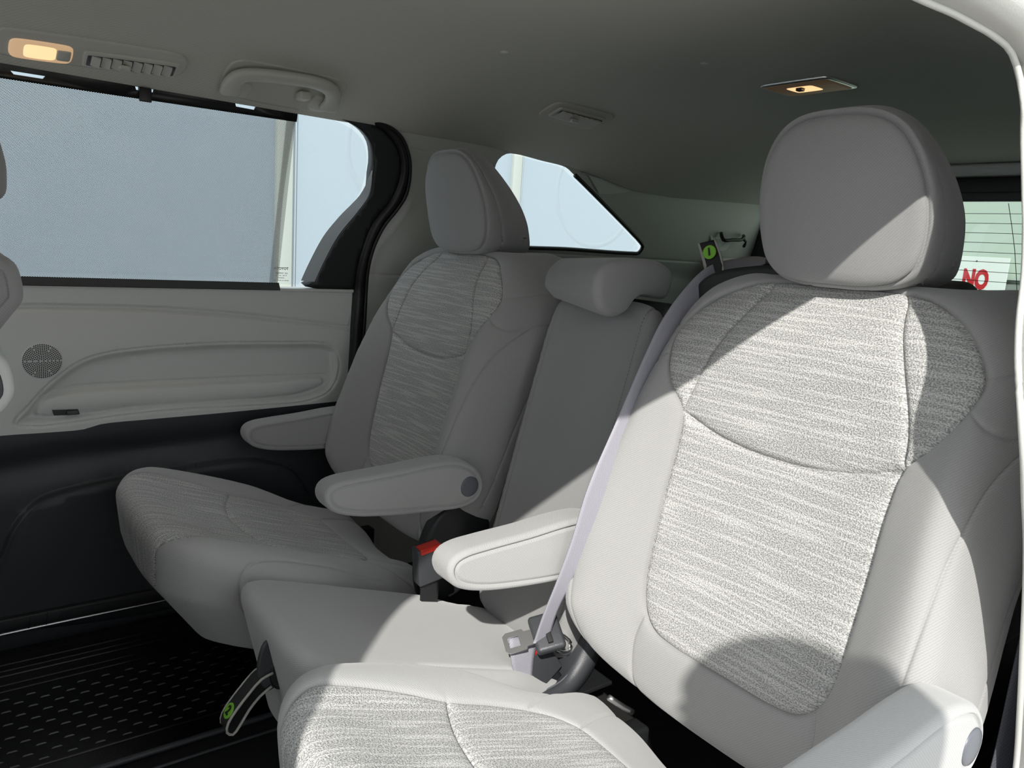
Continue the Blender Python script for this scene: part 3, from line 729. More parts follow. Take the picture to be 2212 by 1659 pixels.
HR_OUT = sym([(0, -.020), (.05, -.019), (.084, -.011), (.107, .010), (.117, .045), (.118, .08), (.111, .12), (.097, .153), (.078, .177), (.05, .192), (0, .197)])
def headrest(parent, yc, dx=0.0, scale=1.0, name='headrest'):
    a = math.radians(12.6); O = (.892+dx, yc, -.013); ev = (-math.sin(a), 0, math.cos(a)); en = (-math.cos(a), 0, -math.sin(a))
    def h(q):
        return -.022*(np.abs(q[:, 0])/.12)**2.2-.016*np.clip((q[:, 1]-.11)/.085, 0, 2)**2-.004*np.clip((.03-q[:, 1])/.05, 0, 1)**2
    def post(lat, z, dep):
        k = 1-.66*np.clip((lat[:, 1]+.01)/.2, 0, 1)**1.1*smooth01(dep/.03)
        tp = 1-.10*smooth01((dep-.03)/.09)
        return np.stack([lat[:, 0]*tp, lat[:, 1]-.20*np.clip(dep-.02, 0, 1)*smooth01((.03-lat[:, 1])/.03)], 1), z+dep*(1-k)
    out_ = [(x*scale, y*scale) for x, y in HR_OUT]
    pf = Puff(out_, O, (0, 1, 0), ev, en, h, .024, .125, post=post)
    s1 = pf.P-pf.N*.002; s2 = pf.P+pf.N*.045
    seams = [dict(pts=[tuple(p) for p in s1[::6]], closed=True, groove=(.0035, .004)), dict(pts=[tuple(p) for p in s2[::6]], closed=True, groove=(.003, .004), ridge=.0008)]
    if scale == 1.0: seams += [dict(pts=[(s_*.035, -.026), (s_*.042, -.045), (s_*.055, -.064)], groove=(.002, .003), smooth=True) for s_ in (1, -1)]
    bo = upholster(pf, [], seams, (name, 'cloth_side'), parent, step=.008, back=('headrest_back', 'cloth_side'))
    for s_ in (-1, 1):
        tube('headrest_post', [(.955+dx, yc+s_*.055, .02), (.952+dx, yc+s_*.055, -.03), (.948+dx, yc+s_*.055, -.06)], .006, 'chrome', bo)
    return bo
ARM = [(.496, -.430), (.499, -.418), (.508, -.4095), (.524, -.4045), (.56, -.4015), (.63, -.398), (.70, -.3925), (.745, -.3935), (.785, -.407), (.808, -.432), (.813, -.455), (.800, -.478), (.770, -.488), (.70, -.486), (.62, -.480), (.56, -.472), (.528, -.4635), (.510, -.4545), (.500, -.443)]
def armrest(parent, yc, side, rot=0.0, dx=0.0, dz=0.0, knob=True):
    """side -1: the side nearer the camera"""
    y0 = yc+side*.270; c0 = np.array([.779, -.447]); R_ = np.array([[math.cos(rot), -math.sin(rot)], [math.sin(rot), math.cos(rot)]])
    P = [(R_@(np.array(p)-c0)+c0)+np.array([dx, dz]) for p in ARM]
    o = slab('armrest', [tuple(p) for p in P], (0, y0, 0), (1, 0, 0), (0, 0, 1), (0, side, 0), .0255, 'cloth_arm_lit', parent, r=.009, crown=.002, seam=(.001, .0045))
    if knob: disc('pivot_cap', (.779+dx, y0+side*.0265, -.447+dz), (0, side, 0), .0195, .004, 'cap', o, dome=.003)
    return o
def bucket(parent, yc, dx=0.0, rots=(0, 0), da=(0, 0), dza=0.0):
    seat_back(parent, yc, dx); seat_cushion(parent, yc, dx); headrest(parent, yc-.006, dx)
    armrest(parent, yc, -1, rots[0], dx=dx+da[0], knob=True); armrest(parent, yc, 1, rots[1], dx=dx+da[1], dz=dza, knob=False)
    # recliner side covers, frame and rails below
    for s_ in (-1,):
        y_ = yc-.245
        slab('recliner_cover', [(.70, -.62), (.712, -.56), (.735, -.515), (.77, -.492), (.81, -.488), (.845, -.50), (.86, -.54), (.845, -.62), (.79, -.68), (.72, -.68)], (dx, y_, 0), (1, 0, 0), (0, 0, 1), (0, s_, 0), .016, 'black', parent, r=.010, crown=.004)
    for s_ in (-1, 1):
        rbox('seat_frame_leg', (.66+dx, yc+s_*.13, -.785), (.14, .016, .11), 'black', parent, bev=.006)

near_seat = thing('captain_seat', 'sunlit grey cloth seat in the foreground, nearest the open doorway', 'car seat', (.55, .555, -.90))
bucket(near_seat, .552, rots=(-.0, .0), da=(0, .025))
far_seat = thing('captain_seat', 'shaded grey cloth seat with two armrests beside the far door', 'car seat', (.55, 1.42, -.90))
bucket(far_seat, 1.428, dx=-.004, rots=(0, .03), da=(0, .045), dza=-.022)

# middle seat
mid = thing('jump_seat', 'narrow grey cloth middle seat between the two wider seats, headrest folded low', 'car seat', (.6, 1.0, -.90))
def mid_seat():
    a = math.radians(14.5); ev = (math.sin(a), 0, math.cos(a)); en = (-math.cos(a), 0, math.sin(a)); yc = .998
    def h(q): return .010*smooth01((np.abs(q[:, 0])-.08)/.05)-.02*np.clip((q[:, 1]-.56)/.06, 0, 2)**2
    yc = .985; out_ = sym([(0, -.02), (.08, -.018), (.116, 0), (.129, .06), (.132, .2), (.132, .45), (.130, .54), (.118, .585), (.08, .60), (0, .60)])
    pf = Puff(out_, (.786, yc, -.66), (0, 1, 0), ev, en, h, .020, .09)
    seams = [dict(pts=[(s_*.108, .60), (s_*.112, .5), (s_*.112, .3), (s_*.110, .1), (s_*.100, -.04)], groove=(.0018, .003)) for s_ in (1, -1)]
    bo = upholster(pf, [], seams, ('backrest', 'cloth_side'), mid, step=.012, back=('backrest_shell', 'black'))
    # stitches along the seam
    V = []; F = []
    for s_ in (-1,):
        for k in range(90):
            v0 = .02+k*.0064; q = pf(np.array([[s_*.1082, v0], [s_*.1082, v0+.0035], [s_*.1072, v0+.0035], [s_*.1072, v0]]))
            k0 = len(V); V += [tuple(p+np.array(en)*.0006) for p in q]; F.append((k0, k0+1, k0+2, k0+3))
    st = mk('seam_stitching', V, F, 'dark_grey', bo, smooth=False); st['kind'] = 'stuff'
    slab('backrest_side_shell', [(.83, -.60), (.86, -.61), (.93, -.35), (.975, -.15), (.975, -.085), (.955, -.08), (.94, -.12), (.90, -.28), (.855, -.47)], (.012, yc, 0), (1, 0, 0), (0, 0, 1), (0, -1, 0), .128, 'black', mid, r=.01, crown=0)
    # folded hook-shaped headrest
    prof = [(.800, -.060), (.803, -.035), (.822, -.018), (.85, -.010), (.89, -.009), (.93, -.011), (.958, -.020), (.970, -.032), (.966, -.062), (.957, -.072), (.93, -.068), (.905, -.066), (.888, -.074), (.874, -.090), (.850, -.1005), (.825, -.098), (.808, -.084)]
    def post(A):
        A = A.copy(); t = np.clip(-(A[:, 2]-.01)/.11, 0, 1); A[:, 0] += .06*t**2.2*smooth01((.96-A[:, 0])/.12); A[:, 1] -= .014*t**3; A[:, 1] += .03*t**2*smooth01((-.06-A[:, 1])/.05); return A
    slab('headrest', [(x*1.047, z*1.047) for x, z in prof], (0, 1.0, 0), (1, 0, 0), (0, 0, 1), (0, -1, 0), .100, 'cloth_side', mid, r=.014, crown=.004, post=post)
    # cushion
    a = math.radians(18); eb = (math.cos(a), 0, -math.sin(a)); en2 = (math.sin(a), 0, math.cos(a))
    def h2(q): return -.010*np.clip((.05-q[:, 1])/.05, 0, 1)**2+.006*np.cos(np.clip(np.abs(q[:, 0])/.16, 0, 1)*math.pi/2)-.012*smooth01((q[:, 1]-.36)/.1)*smooth01((np.abs(q[:, 0])-.09)/.05)
    out2 = sym([(0, .0), (.09, .003), (.135, .02), (.156, .06), (.162, .14), (.162, .30), (.158, .40), (.148, .47), (.13, .50), (0, .51)])
    pf2 = Puff(out2, (.332, .995, -.528), (0, 1, 0), eb, en2, h2, .032, .175, shear=(0, .60))
    sm = [dict(pts=[(s_*.142, .20), (s_*.143, .30), (s_*.144, .48)], groove=(.002, .003)) for s_ in (1, -1)]
    upholster(pf2, [], sm, ('seat_cushion', 'cloth_seat_lit'), mid, step=.012, back=('cushion_base', 'black'))
    rbox('seat_frame', (.60, yc, -.80), (.13, .09, .09), 'black', mid, bev=.01)
mid_seat()

# pull bracket and strap loop under the middle seat
def strap_loop(name, label, group, pts_side, width_dir, wd, txt, txt_at, txt_x, txt_up, nrm, loc):
    t = thing(name, label, 'pull strap', loc, group)
    W_ = np.array(width_dir, float); W_ /= np.linalg.norm(W_); P = [np.array(p, float) for p in pts_side]
    web = ribbon('webbing', [(p-W_*wd/2, p+W_*wd/2) for p in P], .0018, 'strap', t)
    for s_ in (-1, 1): tube('edging', [p+W_*s_*wd/2 for p in P], .0019, 'strap_edge', web)
    d_ = disc('number_badge', txt_at, nrm, wd*.40, .0008, 'green', web, dome=.0002)
    text_mesh('numeral', txt, wd*.62, np.array(txt_at)+np.array(nrm)/np.linalg.norm(nrm)*.0010, txt_x, txt_up, 'ink', d_, bold=wd*.02, ext=.0004)
    return t
FLOORSTRAP = True

# ------------------------------------------------------------------ straps
P2 = [(.349, .98, -.610), (.333, .98, -.615), (.315, .98, -.632), (.299, .98, -.650), (.288, .98, -.666), (.286, .98, -.680), (.294, .98, -.686), (.303, .98, -.676), (.316, .98, -.656), (.331, .98, -.640), (.347, .98, -.630)]
strap_loop('pull_strap', 'black strap loop with a green disc numbered 2, hanging below the middle seat', 'numbered pull straps on the seats',
           P2, (0, -1, 0), .027, '2', (.2922, .980, -.6566), (0, -1, 0), (.566, 0, .824), (-.824, 0, .566), (.33, .98, -.66))
br = thing('strap_bracket', 'black plastic bracket at the front of the middle cushion, holding the looped strap', 'bracket', (.36, .98, -.62))
slab('plate', [(.340, -.570), (.346, -.563), (.351, -.566), (.368, -.596), (.369, -.604), (.362, -.632), (.350, -.640), (.338, -.628), (.333, -.600)], (-.004, .975, 0), (1, 0, 0), (0, 0, 1), (0, -1, 0), .004, 'dark_grey', br, r=.003, crown=0, step=.01)
slab('slot_housing', [(.352, -.600), (.366, -.60), (.380, -.615), (.380, -.645), (.360, -.640), (.350, -.625)], (-.004, .985, 0), (1, 0, 0), (0, 0, 1), (0, -1, 0), .016, 'black', br, r=.004, crown=0, step=.01)
P1 = [(.998, .800, -.040), (1.000, .808, -.010), (1.003, .826, .018), (1.006, .8325, .0245), (1.010, .834, .020), (1.012, .824, -.002), (1.010, .808, -.040)]
strap_loop('pull_strap', 'black strap loop with a green disc numbered 1, behind the near seat shoulder', 'numbered pull straps on the seats',
           P1, (.25, -.93, .28), .028, '1', (.9955, .8165, .0085), (.25, -.93, .28), (.05, .50, .85), (-.97, -.25, .10), (1.0, .81, -.04))

# ------------------------------------------------------------------ middle belt
blt = thing('seat_belt', 'lilac grey belt running from behind the near headrest down between the seats', 'seat belt', (.77, .84, -.60))
BSR = [.965, .950, .935, .928, .928, .938, .952, .962, .972, .985, .995, 1, 1]
rows = [((.722, .852, -.612), (.752, .852, -.618)), ((.734, .848, -.565), (.760, .845, -.566)), ((.752, .842, -.508), (.784, .838, -.510)), ((.770, .838, -.450), (.812, .834, -.450)), ((.792, .834, -.362), (.838, .830, -.366)),
        ((.836, .831, -.262), (.884, .827, -.258)), ((.880, .829, -.165), (.928, .824, -.166)), ((.912, .828, -.105), (.962, .820, -.112)), ((.950, .826, -.058), (.998, .812, -.072)), ((1.000, .822, -.016), (1.035, .800, -.036)), ((1.050, .812, -.0005), (1.060, .775, -.012)), ((1.10, .79, .006), (1.09, .745, .004)), ((1.15, .74, -.02), (1.12, .70, -.02))]
rows = [tuple(tuple(c*BSR[i] for c in p) for p in r) for i, r in enumerate(rows)]
ribbon('webbing', rows, .0016, 'belt', blt)
lap = [((.690, .875, -.600), (.735, .865, -.608)), ((.688, .868, -.620), (.737, .862, -.626)), ((.692, .865, -.645), (.734, .862, -.645)), ((.702, .866, -.675), (.733, .862, -.668)), ((.712, .868, -.72), (.736, .864, -.71))]
lap = [tuple(tuple(c*.985 for c in p) for p in r) for r in lap]
ribbon('lap_webbing', lap, .0016, 'belt', blt)
_r, _u, _f = RB[:, 0], -RB[:, 1], RB[:, 2]
RT = frame_rot(tuple(_r*.95+_u*.22+_f*.15), tuple(-_f*.70+_u*.55-_r*.25))
rbox('latch_head', (.725, .826, -.583), (.023, .030, .0085), 'dark_grey', blt, RT, .006, 4)
rbox('latch_slot', (.720, .8185, -.576), (.004, .018, .003), 'ink', blt, RT, .001, 2)
tg_ = bpy.data.objects.new('tmp', None)
# chrome tongue plate with an opening
import bmesh as _bm
def tongue():
    out_ = [(-.068, -.012), (-.068, .012), (-.062, .0165), (-.036, .0165), (-.034, .012), (-.018, .012), (-.018, -.012), (-.034, -.012), (-.036, -.0165), (-.062, -.0165)]
    hole = [(-.061, -.0085), (-.061, .0085), (-.044, .0085), (-.044, -.0085)]
    n, m = len(out_), len(hole); res = delaunay_2d_cdt([Vector(p) for p in out_+hole], [(i, (i+1) % n) for i in range(n)]+[(n+i, n+(i+1) % m) for i in range(m)], [], 0, 1e-6)
    V2 = np.array([tuple(v) for v in res[0]]); F = np.array([f for f in res[2]]); c = V2[F].mean(1)
    F = F[inside(c, ccw(np.array(out_, float))) & ~inside(c, ccw(np.array(hole, float)))]
    V = [Vector((.725, .826, -.583))+RT@Vector((a, b, 0)) for a, b in V2]
    o = mk('tongue_plate', V, F, 'chrome', blt, smooth=False); solid(o, .003, 0)
tongue()
bpy.data.objects.remove(tg_)

# buckle tray between near and middle seat, with the near buckle
tray = thing('buckle_tray', 'open black plastic tray between near seat and middle cushion, holding two buckles', 'seat trim', (.76, .86, -.70))
rim = catmull([(.70, -.690), (.740, -.698), (.785, -.690), (.815, -.665), (.836, -.630), (.846, -.590), (.84, -.54)], False, .006)
V = []; F = []
k = len(rim)
for i, p in enumerate(rim):
    for y_, dx_, dz_ in ((.828, .012, -.02), (.832, .004, .001), (.842, -.004, .002), (.846, -.010, -.004), (.900, -.004, -.030), (.93, .0, -.04)): V.append((p[0]+dx_, y_, p[1]+dz_))
for i in range(k-1):
    for j in range(5): F.append((i*6+j, i*6+j+1, (i+1)*6+j+1, (i+1)*6+j))
tb = mk('tray_wall', V, F, 'dark_grey', tray); solid(tb, .003, 0)
tube('tray_rim', [(p[0]-.002, .842, p[1]+.003) for p in rim[::3]], .0016, 'cap', tb)
rbox('tray_floor', (.79, .87, -.715), (.09, .045, .004), 'black', tray, bev=.002)
tube('child_seat_anchor', [(.760, .872, -.612), (.785, .866, -.618), (.803, .86, -.632), (.806, .856, -.642), (.798, .854, -.650), (.780, .858, -.645), (.765, .866, -.63)], .0035, 'chrome', tray)
def buckle(name, label, c, x, z, L_, parent_group, wd=.021, stalk=True):
    t = thing(name, label, 'buckle', c, parent_group); R_ = frame_rot(x, z); C_ = Vector(c)
    b = rbox('housing', C_, (L_, wd, .0125), 'dark_grey', t, R_, .004, 4)
    rbox('release_button', C_+R_@Vector((-L_+.0035, 0, .0045)), (.0058, wd*.80, .0095), 'red', t, R_, .002, 3)
    rbox('insert_slot', C_+R_@Vector((-L_-.0002, 0, -.006)), (.001, wd*.72, .0018), 'ink', t, R_, .0003, 1)
    if stalk: ribbon('stalk', [(C_+R_@Vector((L_-.01, -wd*.7, 0)), C_+R_@Vector((L_-.01, wd*.7, 0))), (C_+R_@Vector((L_+.03, -wd*.7, .0)), C_+R_@Vector((L_+.03, wd*.7, 0))), (C_+R_@Vector((L_+.07, -wd*.7, -.01)), C_+R_@Vector((L_+.07, wd*.7, -.01)))], .006, 'black', t)
    return t
buckle('belt_buckle', 'black belt buckle with a red button, standing beside the far seat cushion', (.664, 1.085, -.556), (.16, .10, -1.0), (0, -1.0, -.05), .036, 'seat belt buckles', wd=.0245)
buckle('belt_buckle', 'dark grey belt buckle lying in the tray, its red button half hidden by lilac webbing', (.744, .861, -.654), (.50, -.10, -.75), (-.25, -.85, .45), .034, 'seat belt buckles', wd=.026)

# little metal anchor in the gap behind the near cushion
tube('child_anchor', [(.742, .70, -.628), (.752, .695, -.636), (.765, .69, -.646), (.778, .685, -.655)], .0045, 'metal', near_seat)
slab('shoulder_cover', [(.03, -.06), (.03, -.012), (.06, -.006), (.16, -.010), (.235, -.030), (.262, -.065), (.262, -.12), (.03, -.12)], (.985, .555, .0), (0, 1, 0), (.16, 0, .99), (-1, 0, .16), .018, 'black', near_seat, r=.008, crown=.0)
rbox('belt_guide', (1.075, .735, .006), (.030, .012, .010), 'dark_grey', near_seat, bev=.003)

# near side belt hanging by the pillar
nb = thing('seat_belt', 'dark slate belt hanging in the gap between the foreground seat and the door pillar', 'seat belt', (.90, .26, -.5))
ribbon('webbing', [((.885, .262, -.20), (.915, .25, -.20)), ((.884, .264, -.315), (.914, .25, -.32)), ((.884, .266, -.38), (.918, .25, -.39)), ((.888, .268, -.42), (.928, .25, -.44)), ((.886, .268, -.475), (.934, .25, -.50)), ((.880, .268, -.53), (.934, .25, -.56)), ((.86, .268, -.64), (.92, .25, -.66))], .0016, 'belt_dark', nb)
rbox('pillar_lower_cover', (.935, .225, -.62), (.03, .02, .15), 'trim', wl, bev=.01)

# ------------------------------------------------------------------ fittings on the headliner
def cnrm(x, y):
    e = .002; dx = (ceil_z(x+e, y)-ceil_z(x-e, y))/(2*e); dy = (ceil_z(x, y+e)-ceil_z(x, y-e))/(2*e)
    return -Vector((-dx, -dy, 1)).normalized()        # pointing down into the cabin
def cpatch(name, pts, h, mat, parent, drop=0.0, r=.004, holes=None, n=26):
    """a low moulding lying on the headliner: outline in (x, y), thickness h, following the roof's curve"""
    P = ccw(catmull(pts, True, .004)); N = normals2(P)
    rings = [(0, -.002), (0, h*.6), (.25*r, h*.85), (r, h)]
    V = []; k = len(P)
    for ins, hh in rings:
        for p, nn in zip(P, N):
            q = p-nn*ins; nv = cnrm(q[0], q[1]); V.append(Vector((q[0], q[1], float(ceil_z(q[0], q[1]))))+nv*(hh+drop))
    F = [(a*k+i, a*k+(i+1) % k, (a+1)*k+(i+1) % k, (a+1)*k+i) for a in range(len(rings)-1) for i in range(k)]
    F.append(tuple((len(rings)-1)*k+i for i in range(k)))
    return mk(name, V, F, mat, parent)
def rrect(x0, x1, y0, y1, r, skew=0.0):
    o = []
    for (cx, cy, a0) in ((x1-r, y1-r, 0), (x0+r, y1-r, 90), (x0+r, y0+r, 180), (x1-r, y0+r, 270)):
        for k in range(4):
            a = math.radians(a0+30*k); px, py = cx+r*math.cos(a), cy+r*math.sin(a); o.append((px, py+skew*(px-x0)))
    return o
CP = lambda x, y, d=0: Vector((x, y, float(ceil_z(x, y))))+cnrm(x, y)*d
console = thing('roof_console', 'grey roof moulding over the shaded window, carrying the square lamp and vent', 'roof console', (.26, 1.62, .28))
cpatch('bezel', rrect(.095, .398, 1.590, 1.658, .026, -.075), .005, 'trim_roof', console, r=.012)
lp_ = cpatch('lamp_lens', rrect(.120, .214, 1.606, 1.653, .012, -.07), .0085, 'lamp_warm', console, r=.003)
cpatch('lit_reflector', rrect(.140, .190, 1.611, 1.646, .008, -.07), .0095, 'lamp_core', lp_, r=.002)
cpatch('lamp_switch', rrect(.189, .211, 1.612, 1.638, .004, -.07), .0115, 'trim_roof', lp_, r=.002)
lg = bpy.data.lights.new('dome_lamp', 'AREA'); lg.energy = .12; lg.size = .06; lg.color = (1, .62, .3)
lo = bpy.data.objects.new('dome_lamp_light', lg); COL.objects.link(lo); lo.location = CP(.165, 1.63, .014); lo.rotation_euler = cnrm(.165, 1.63).to_track_quat('-Z', 'Y').to_euler()
def vent(t, x0, x1, y0, y1, skew, nsl, mat='trim_roof', face='ink'):
    fr_ = cpatch('vent_frame', rrect(x0, x1, y0, y1, .006, skew), .009, mat, t, r=.003)
    cpatch('vent_recess', rrect(x0+.006, x1-.006, y0+.006, y1-.006, .003, skew), .0094, 'dark_grey', fr_, r=.001)
    for k in range(nsl):
        xx = x0+.012+(x1-x0-.024)*(k+.5)/nsl; a, b = y0+.008+skew*(xx-x0), y1-.008+skew*(xx-x0); w_ = (x1-x0-.024)/nsl
        q = [CP(xx-w_*.42, a, .0098), CP(xx-w_*.42, b, .0098), CP(xx+w_*.42, b, .0140), CP(xx+w_*.42, a, .0140)]
        q2 = [CP(xx-w_*.42, a, .0085), CP(xx-w_*.42, b, .0085), CP(xx+w_*.42, b, .0105), CP(xx+w_*.42, a, .0105)]
        mk('louvre', q+q2, [(0, 1, 2, 3), (7, 6, 5, 4), (0, 4, 5, 1), (1, 5, 6, 2), (2, 6, 7, 3), (3, 7, 4, 0)], mat, fr_, smooth=False)
    xm = (x0+x1)/2; ym = (y0+y1)/2+skew*(xm-x0)
    rbox('vent_knob', CP(xm-.012, ym, .016), (.010, .006, .004), mat, fr_, bev=.003)
    return fr_
vent(console, .229, .386, 1.604, 1.645, -.085, 8)
v2 = thing('air_vent', 'small grey slatted vent set alone in the rear headliner above the quarter window', 'air vent', (1.28, 1.49, .32))
cpatch('bezel', rrect(1.178, 1.372, 1.452, 1.535, .022, .03), .005, 'headliner', v2, r=.012)
vent(v2, 1.200, 1.352, 1.468, 1.518, .04, 7, 'trim_roof')
rl_ = thing('reading_lamp', 'lit rectangular roof lamp glowing warm in the middle of the dark rear headliner', 'ceiling lamp', (1.47, 1.0, .36))
b_ = cpatch('lamp_bezel', rrect(1.412, 1.528, .918, 1.078, .012), .004, 'chrome', rl_, r=.003)
cpatch('lamp_lens', rrect(1.420, 1.520, .926, 1.070, .008), .006, 'lamp_warm2', b_, r=.003)
cpatch('lit_reflector', rrect(1.442, 1.492, .972, 1.034, .008), .0068, 'lamp_core', b_, r=.002)
rbox('lamp_switch', CP(1.452, 1.003, .009), (.007, .007, .004), 'rubber', b_, bev=.002)
lg2 = bpy.data.lights.new('reading_lamp', 'AREA'); lg2.energy = .05; lg2.size = .05; lg2.color = (1, .62, .3)
lo2 = bpy.data.objects.new('reading_lamp_light', lg2); COL.objects.link(lo2); lo2.location = (1.47, 1.0, .352)
# grab handle over the far window
gh = thing('grab_handle', 'folded grey grab handle with a coat hook on the headliner over the far window', 'grab handle', (.59, 1.60, .29))
arc = [(.486, 1.634), (.482, 1.605), (.492, 1.578), (.518, 1.566), (.58, 1.556), (.64, 1.556), (.672, 1.572), (.688, 1.604), (.690, 1.632)]
HP = catmull([tuple(CP(x, y, .016)) for x, y in arc], False, .006); V = []; F = []; m_ = len(HP); n_ = 12
for i, p in enumerate(HP):
    a = HP[max(i-1, 0)]; b = HP[min(i+1, m_-1)]; t = (b-a)/np.linalg.norm(b-a); u = np.array(cnrm(p[0], min(p[1], 1.66))); s_ = np.cross(t, u); s_ /= np.linalg.norm(s_)
    e = min(i, m_-1-i)/m_; wd_ = .0165+.004*max(0, 1-e*9)
    for k in range(n_):
        c = 2*math.pi*k/n_; V.append(p+s_*wd_*math.copysign(abs(math.cos(c))**.8, math.cos(c))+u*.010*math.copysign(abs(math.sin(c))**.8, math.sin(c)))
for i in range(m_-1):
    for k in range(n_): F.append((i*n_+k, i*n_+(k+1) % n_, (i+1)*n_+(k+1) % n_, (i+1)*n_+k))
F += [tuple(range(n_))[::-1], tuple((m_-1)*n_+k for k in range(n_))]
mk('grip', V, F, 'trim_roof', gh)
for x_ in (.505, .674): cpatch('mount_pad', rrect(x_-.022, x_+.022, 1.612, 1.655, .010), .010, 'trim_roof', gh, r=.006)
hk = rbox('coat_hook', CP(.628, 1.612, .012), (.012, .018, .008), 'trim_roof', gh, bev=.004)
cpatch('recess_rim', rrect(.468, .712, 1.546, 1.662, .035, .02), .0015, 'headliner', gh, r=.02)
# small dimples / plugs of the headliner
for i, (x, y) in enumerate(((.89, 1.27), (1.196, 1.043))):
    tag(cpatch('roof_plug', rrect(x-.007, x+.007, y-.007, y+.007, .006), .0012, 'trim', None, r=.002), ['small round plug in the headliner above the far headrest', 'tiny round plug in the headliner left of the rear roof lamp'][i], 'roof plug')

# ------------------------------------------------------------------ sun shade on the far window
ss = thing('sun_shade', 'perforated dark mesh roller blind drawn up over the far door window', 'sun shade', (.1, 1.76, -.14))
V = []; UV = []; F = []
zz = np.linspace(-.126, .232, 14); xx_ = np.linspace(-.6, 1, 30)
for i, z_ in enumerate(zz):
    xr = .643-.001*math.sin(i/13*math.pi)*8
    for t in np.linspace(0, 1, 30):
        x_ = -.6+(xr+.6)*t; V.append((x_, wally(z_)+.006, z_)); UV.append((x_, z_))
F = [(i*30+j, i*30+j+1, (i+1)*30+j+1, (i+1)*30+j) for i in range(13) for j in range(29)]
mk('mesh_panel', V, F, 'shade', ss, uv=UV, smooth=False)
V = [(-.6, wally(-.126)+.004, -.126), (.645, wally(-.126)+.004, -.126), (.645, 1.771, -.142), (-.6, 1.771, -.142)]
o_ = mk('lower_hem', V, [(0, 1, 2, 3)], 'shade_hem', ss, smooth=False, uv=[(v[0], v[2]) for v in V]); solid(o_, .003, 0)
# side hem: doubled cloth
V = [(.622, wally(-.126)+.004, -.126), (.6425, wally(-.126)+.004, -.126), (.6440, wally(.232)+.004, .232), (.624, wally(.232)+.004, .232)]
mk('side_hem', V, [(0, 1, 2, 3)], 'shade', ss, smooth=False, uv=[(v[0]+.0013, v[2]+.002) for v in V])
slots = [[(.125, .240), (.178, .240), (.174, .2345), (.130, .2345)], [(.325, .247), (.331, .247), (.331, .241), (.327, .241)], [(.352, .247), (.358, .247), (.357, .241), (.352, .241)], [(.512, .2475), (.556, .2465), (.553, .2385), (.515, .2395)]]
bar_o = [(-.6, .272), (.2, .272), (.645, .268), (.645, .228), (.3, .226), (-.6, .224)]
ob = wall_panel('top_bar', bar_o, 'rubber', ss, holes=slots, smooth=False, step=.05, off=.001, th=.006)
rbox('bar_hook', (.3415, wally(.232)-.010, .234), (.011, .004, .013), 'rubber', ss, bev=.002)

# ------------------------------------------------------------------ rear cabin: third row, hook, shelf
hkT = thing('belt_hook', 'dark plastic hook with a small recess in the rear side trim beside the near headrest', 'hook', (2.18, 1.72, .07))
disc('recess_cup', (2.15, wally(.07)-.002, .075), (0, -1, .26), .052, .004, 'trim', hkT, dome=-.006)
tube('hook_bar', [(2.140, 1.715, .085), (2.137, 1.700, .062), (2.18, 1.695, .064), (2.228, 1.695, .068), (2.245, 1.700, .078), (2.262, 1.715, .082)], .006, 'rubber', hkT)
tube('hook_tip', [(2.232, 1.697, .072), (2.256, 1.697, .062), (2.246, 1.697, .044)], .005, 'rubber', hkT)
shf = rbox('side_bin_ledge', (2.25, 1.72, -.04), (.13, .035, .045), 'trim_light', wq, bev=.008)
third = thing('third_row_seat', 'dark grey rear bench, only its rounded top showing behind the near headrest', 'car seat', (1.75, .70, -.9))
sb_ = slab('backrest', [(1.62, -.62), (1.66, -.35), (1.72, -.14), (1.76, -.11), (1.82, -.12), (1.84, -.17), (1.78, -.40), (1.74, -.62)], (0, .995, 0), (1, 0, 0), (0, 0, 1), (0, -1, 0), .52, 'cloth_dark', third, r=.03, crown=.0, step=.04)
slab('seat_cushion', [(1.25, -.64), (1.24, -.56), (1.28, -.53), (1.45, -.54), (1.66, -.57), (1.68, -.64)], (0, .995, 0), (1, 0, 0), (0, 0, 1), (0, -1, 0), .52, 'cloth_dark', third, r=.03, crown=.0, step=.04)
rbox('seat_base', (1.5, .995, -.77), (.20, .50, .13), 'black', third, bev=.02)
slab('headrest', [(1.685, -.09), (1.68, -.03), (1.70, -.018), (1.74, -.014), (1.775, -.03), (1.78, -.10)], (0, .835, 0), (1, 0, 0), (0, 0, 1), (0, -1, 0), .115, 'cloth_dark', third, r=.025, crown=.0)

# ------------------------------------------------------------------ front passenger seat at the left edge
fs = thing('front_seat', 'grey cloth front passenger seat, only its rear corner showing at the left edge', 'car seat', (-.05, 1.36, -.9))
slab('backrest', [(.020, -.062), (.052, -.052), (.078, -.062), (.086, -.085), (.086, -.110), (.076, -.125), (.052, -.160), (.030, -.20), (-.05, -.55), (-.16, -.55), (-.11, -.20), (-.07, -.06)], (0, 1.36, 0), (1, 0, 0), (0, 0, 1), (0, -1, 0), .24, 'cloth_side', fs, r=.018, crown=.004, seam=(.0, .003))
slab('headrest', [(-.07, .02), (-.08, .10), (-.05, .17), (.0, .19), (.055, .15), (.080, .08), (.084, .045), (.078, .016), (.03, .008)], (0, 1.36, 0), (1, 0, 0), (0, 0, 1), (0, -1, 0), .13, 'cloth_side', fs, r=.03, crown=.004)
for y_ in (1.30, 1.42): tube('headrest_post', [(-.01, y_, .03), (-.0, y_, -.07)], .007, 'chrome', fs)
bp_ = slab('rear_shell', [(.03, -.165), (.052, -.170), (.066, -.185), (.072, -.205), (.072, -.228), (.060, -.248), (.03, -.275), (-.02, -.50), (-.10, -.50), (-.05, -.2)], (0, 1.36, 0), (1, 0, 0), (0, 0, 1), (0, -1, 0), .238, 'trim', fs, r=.010, crown=0)
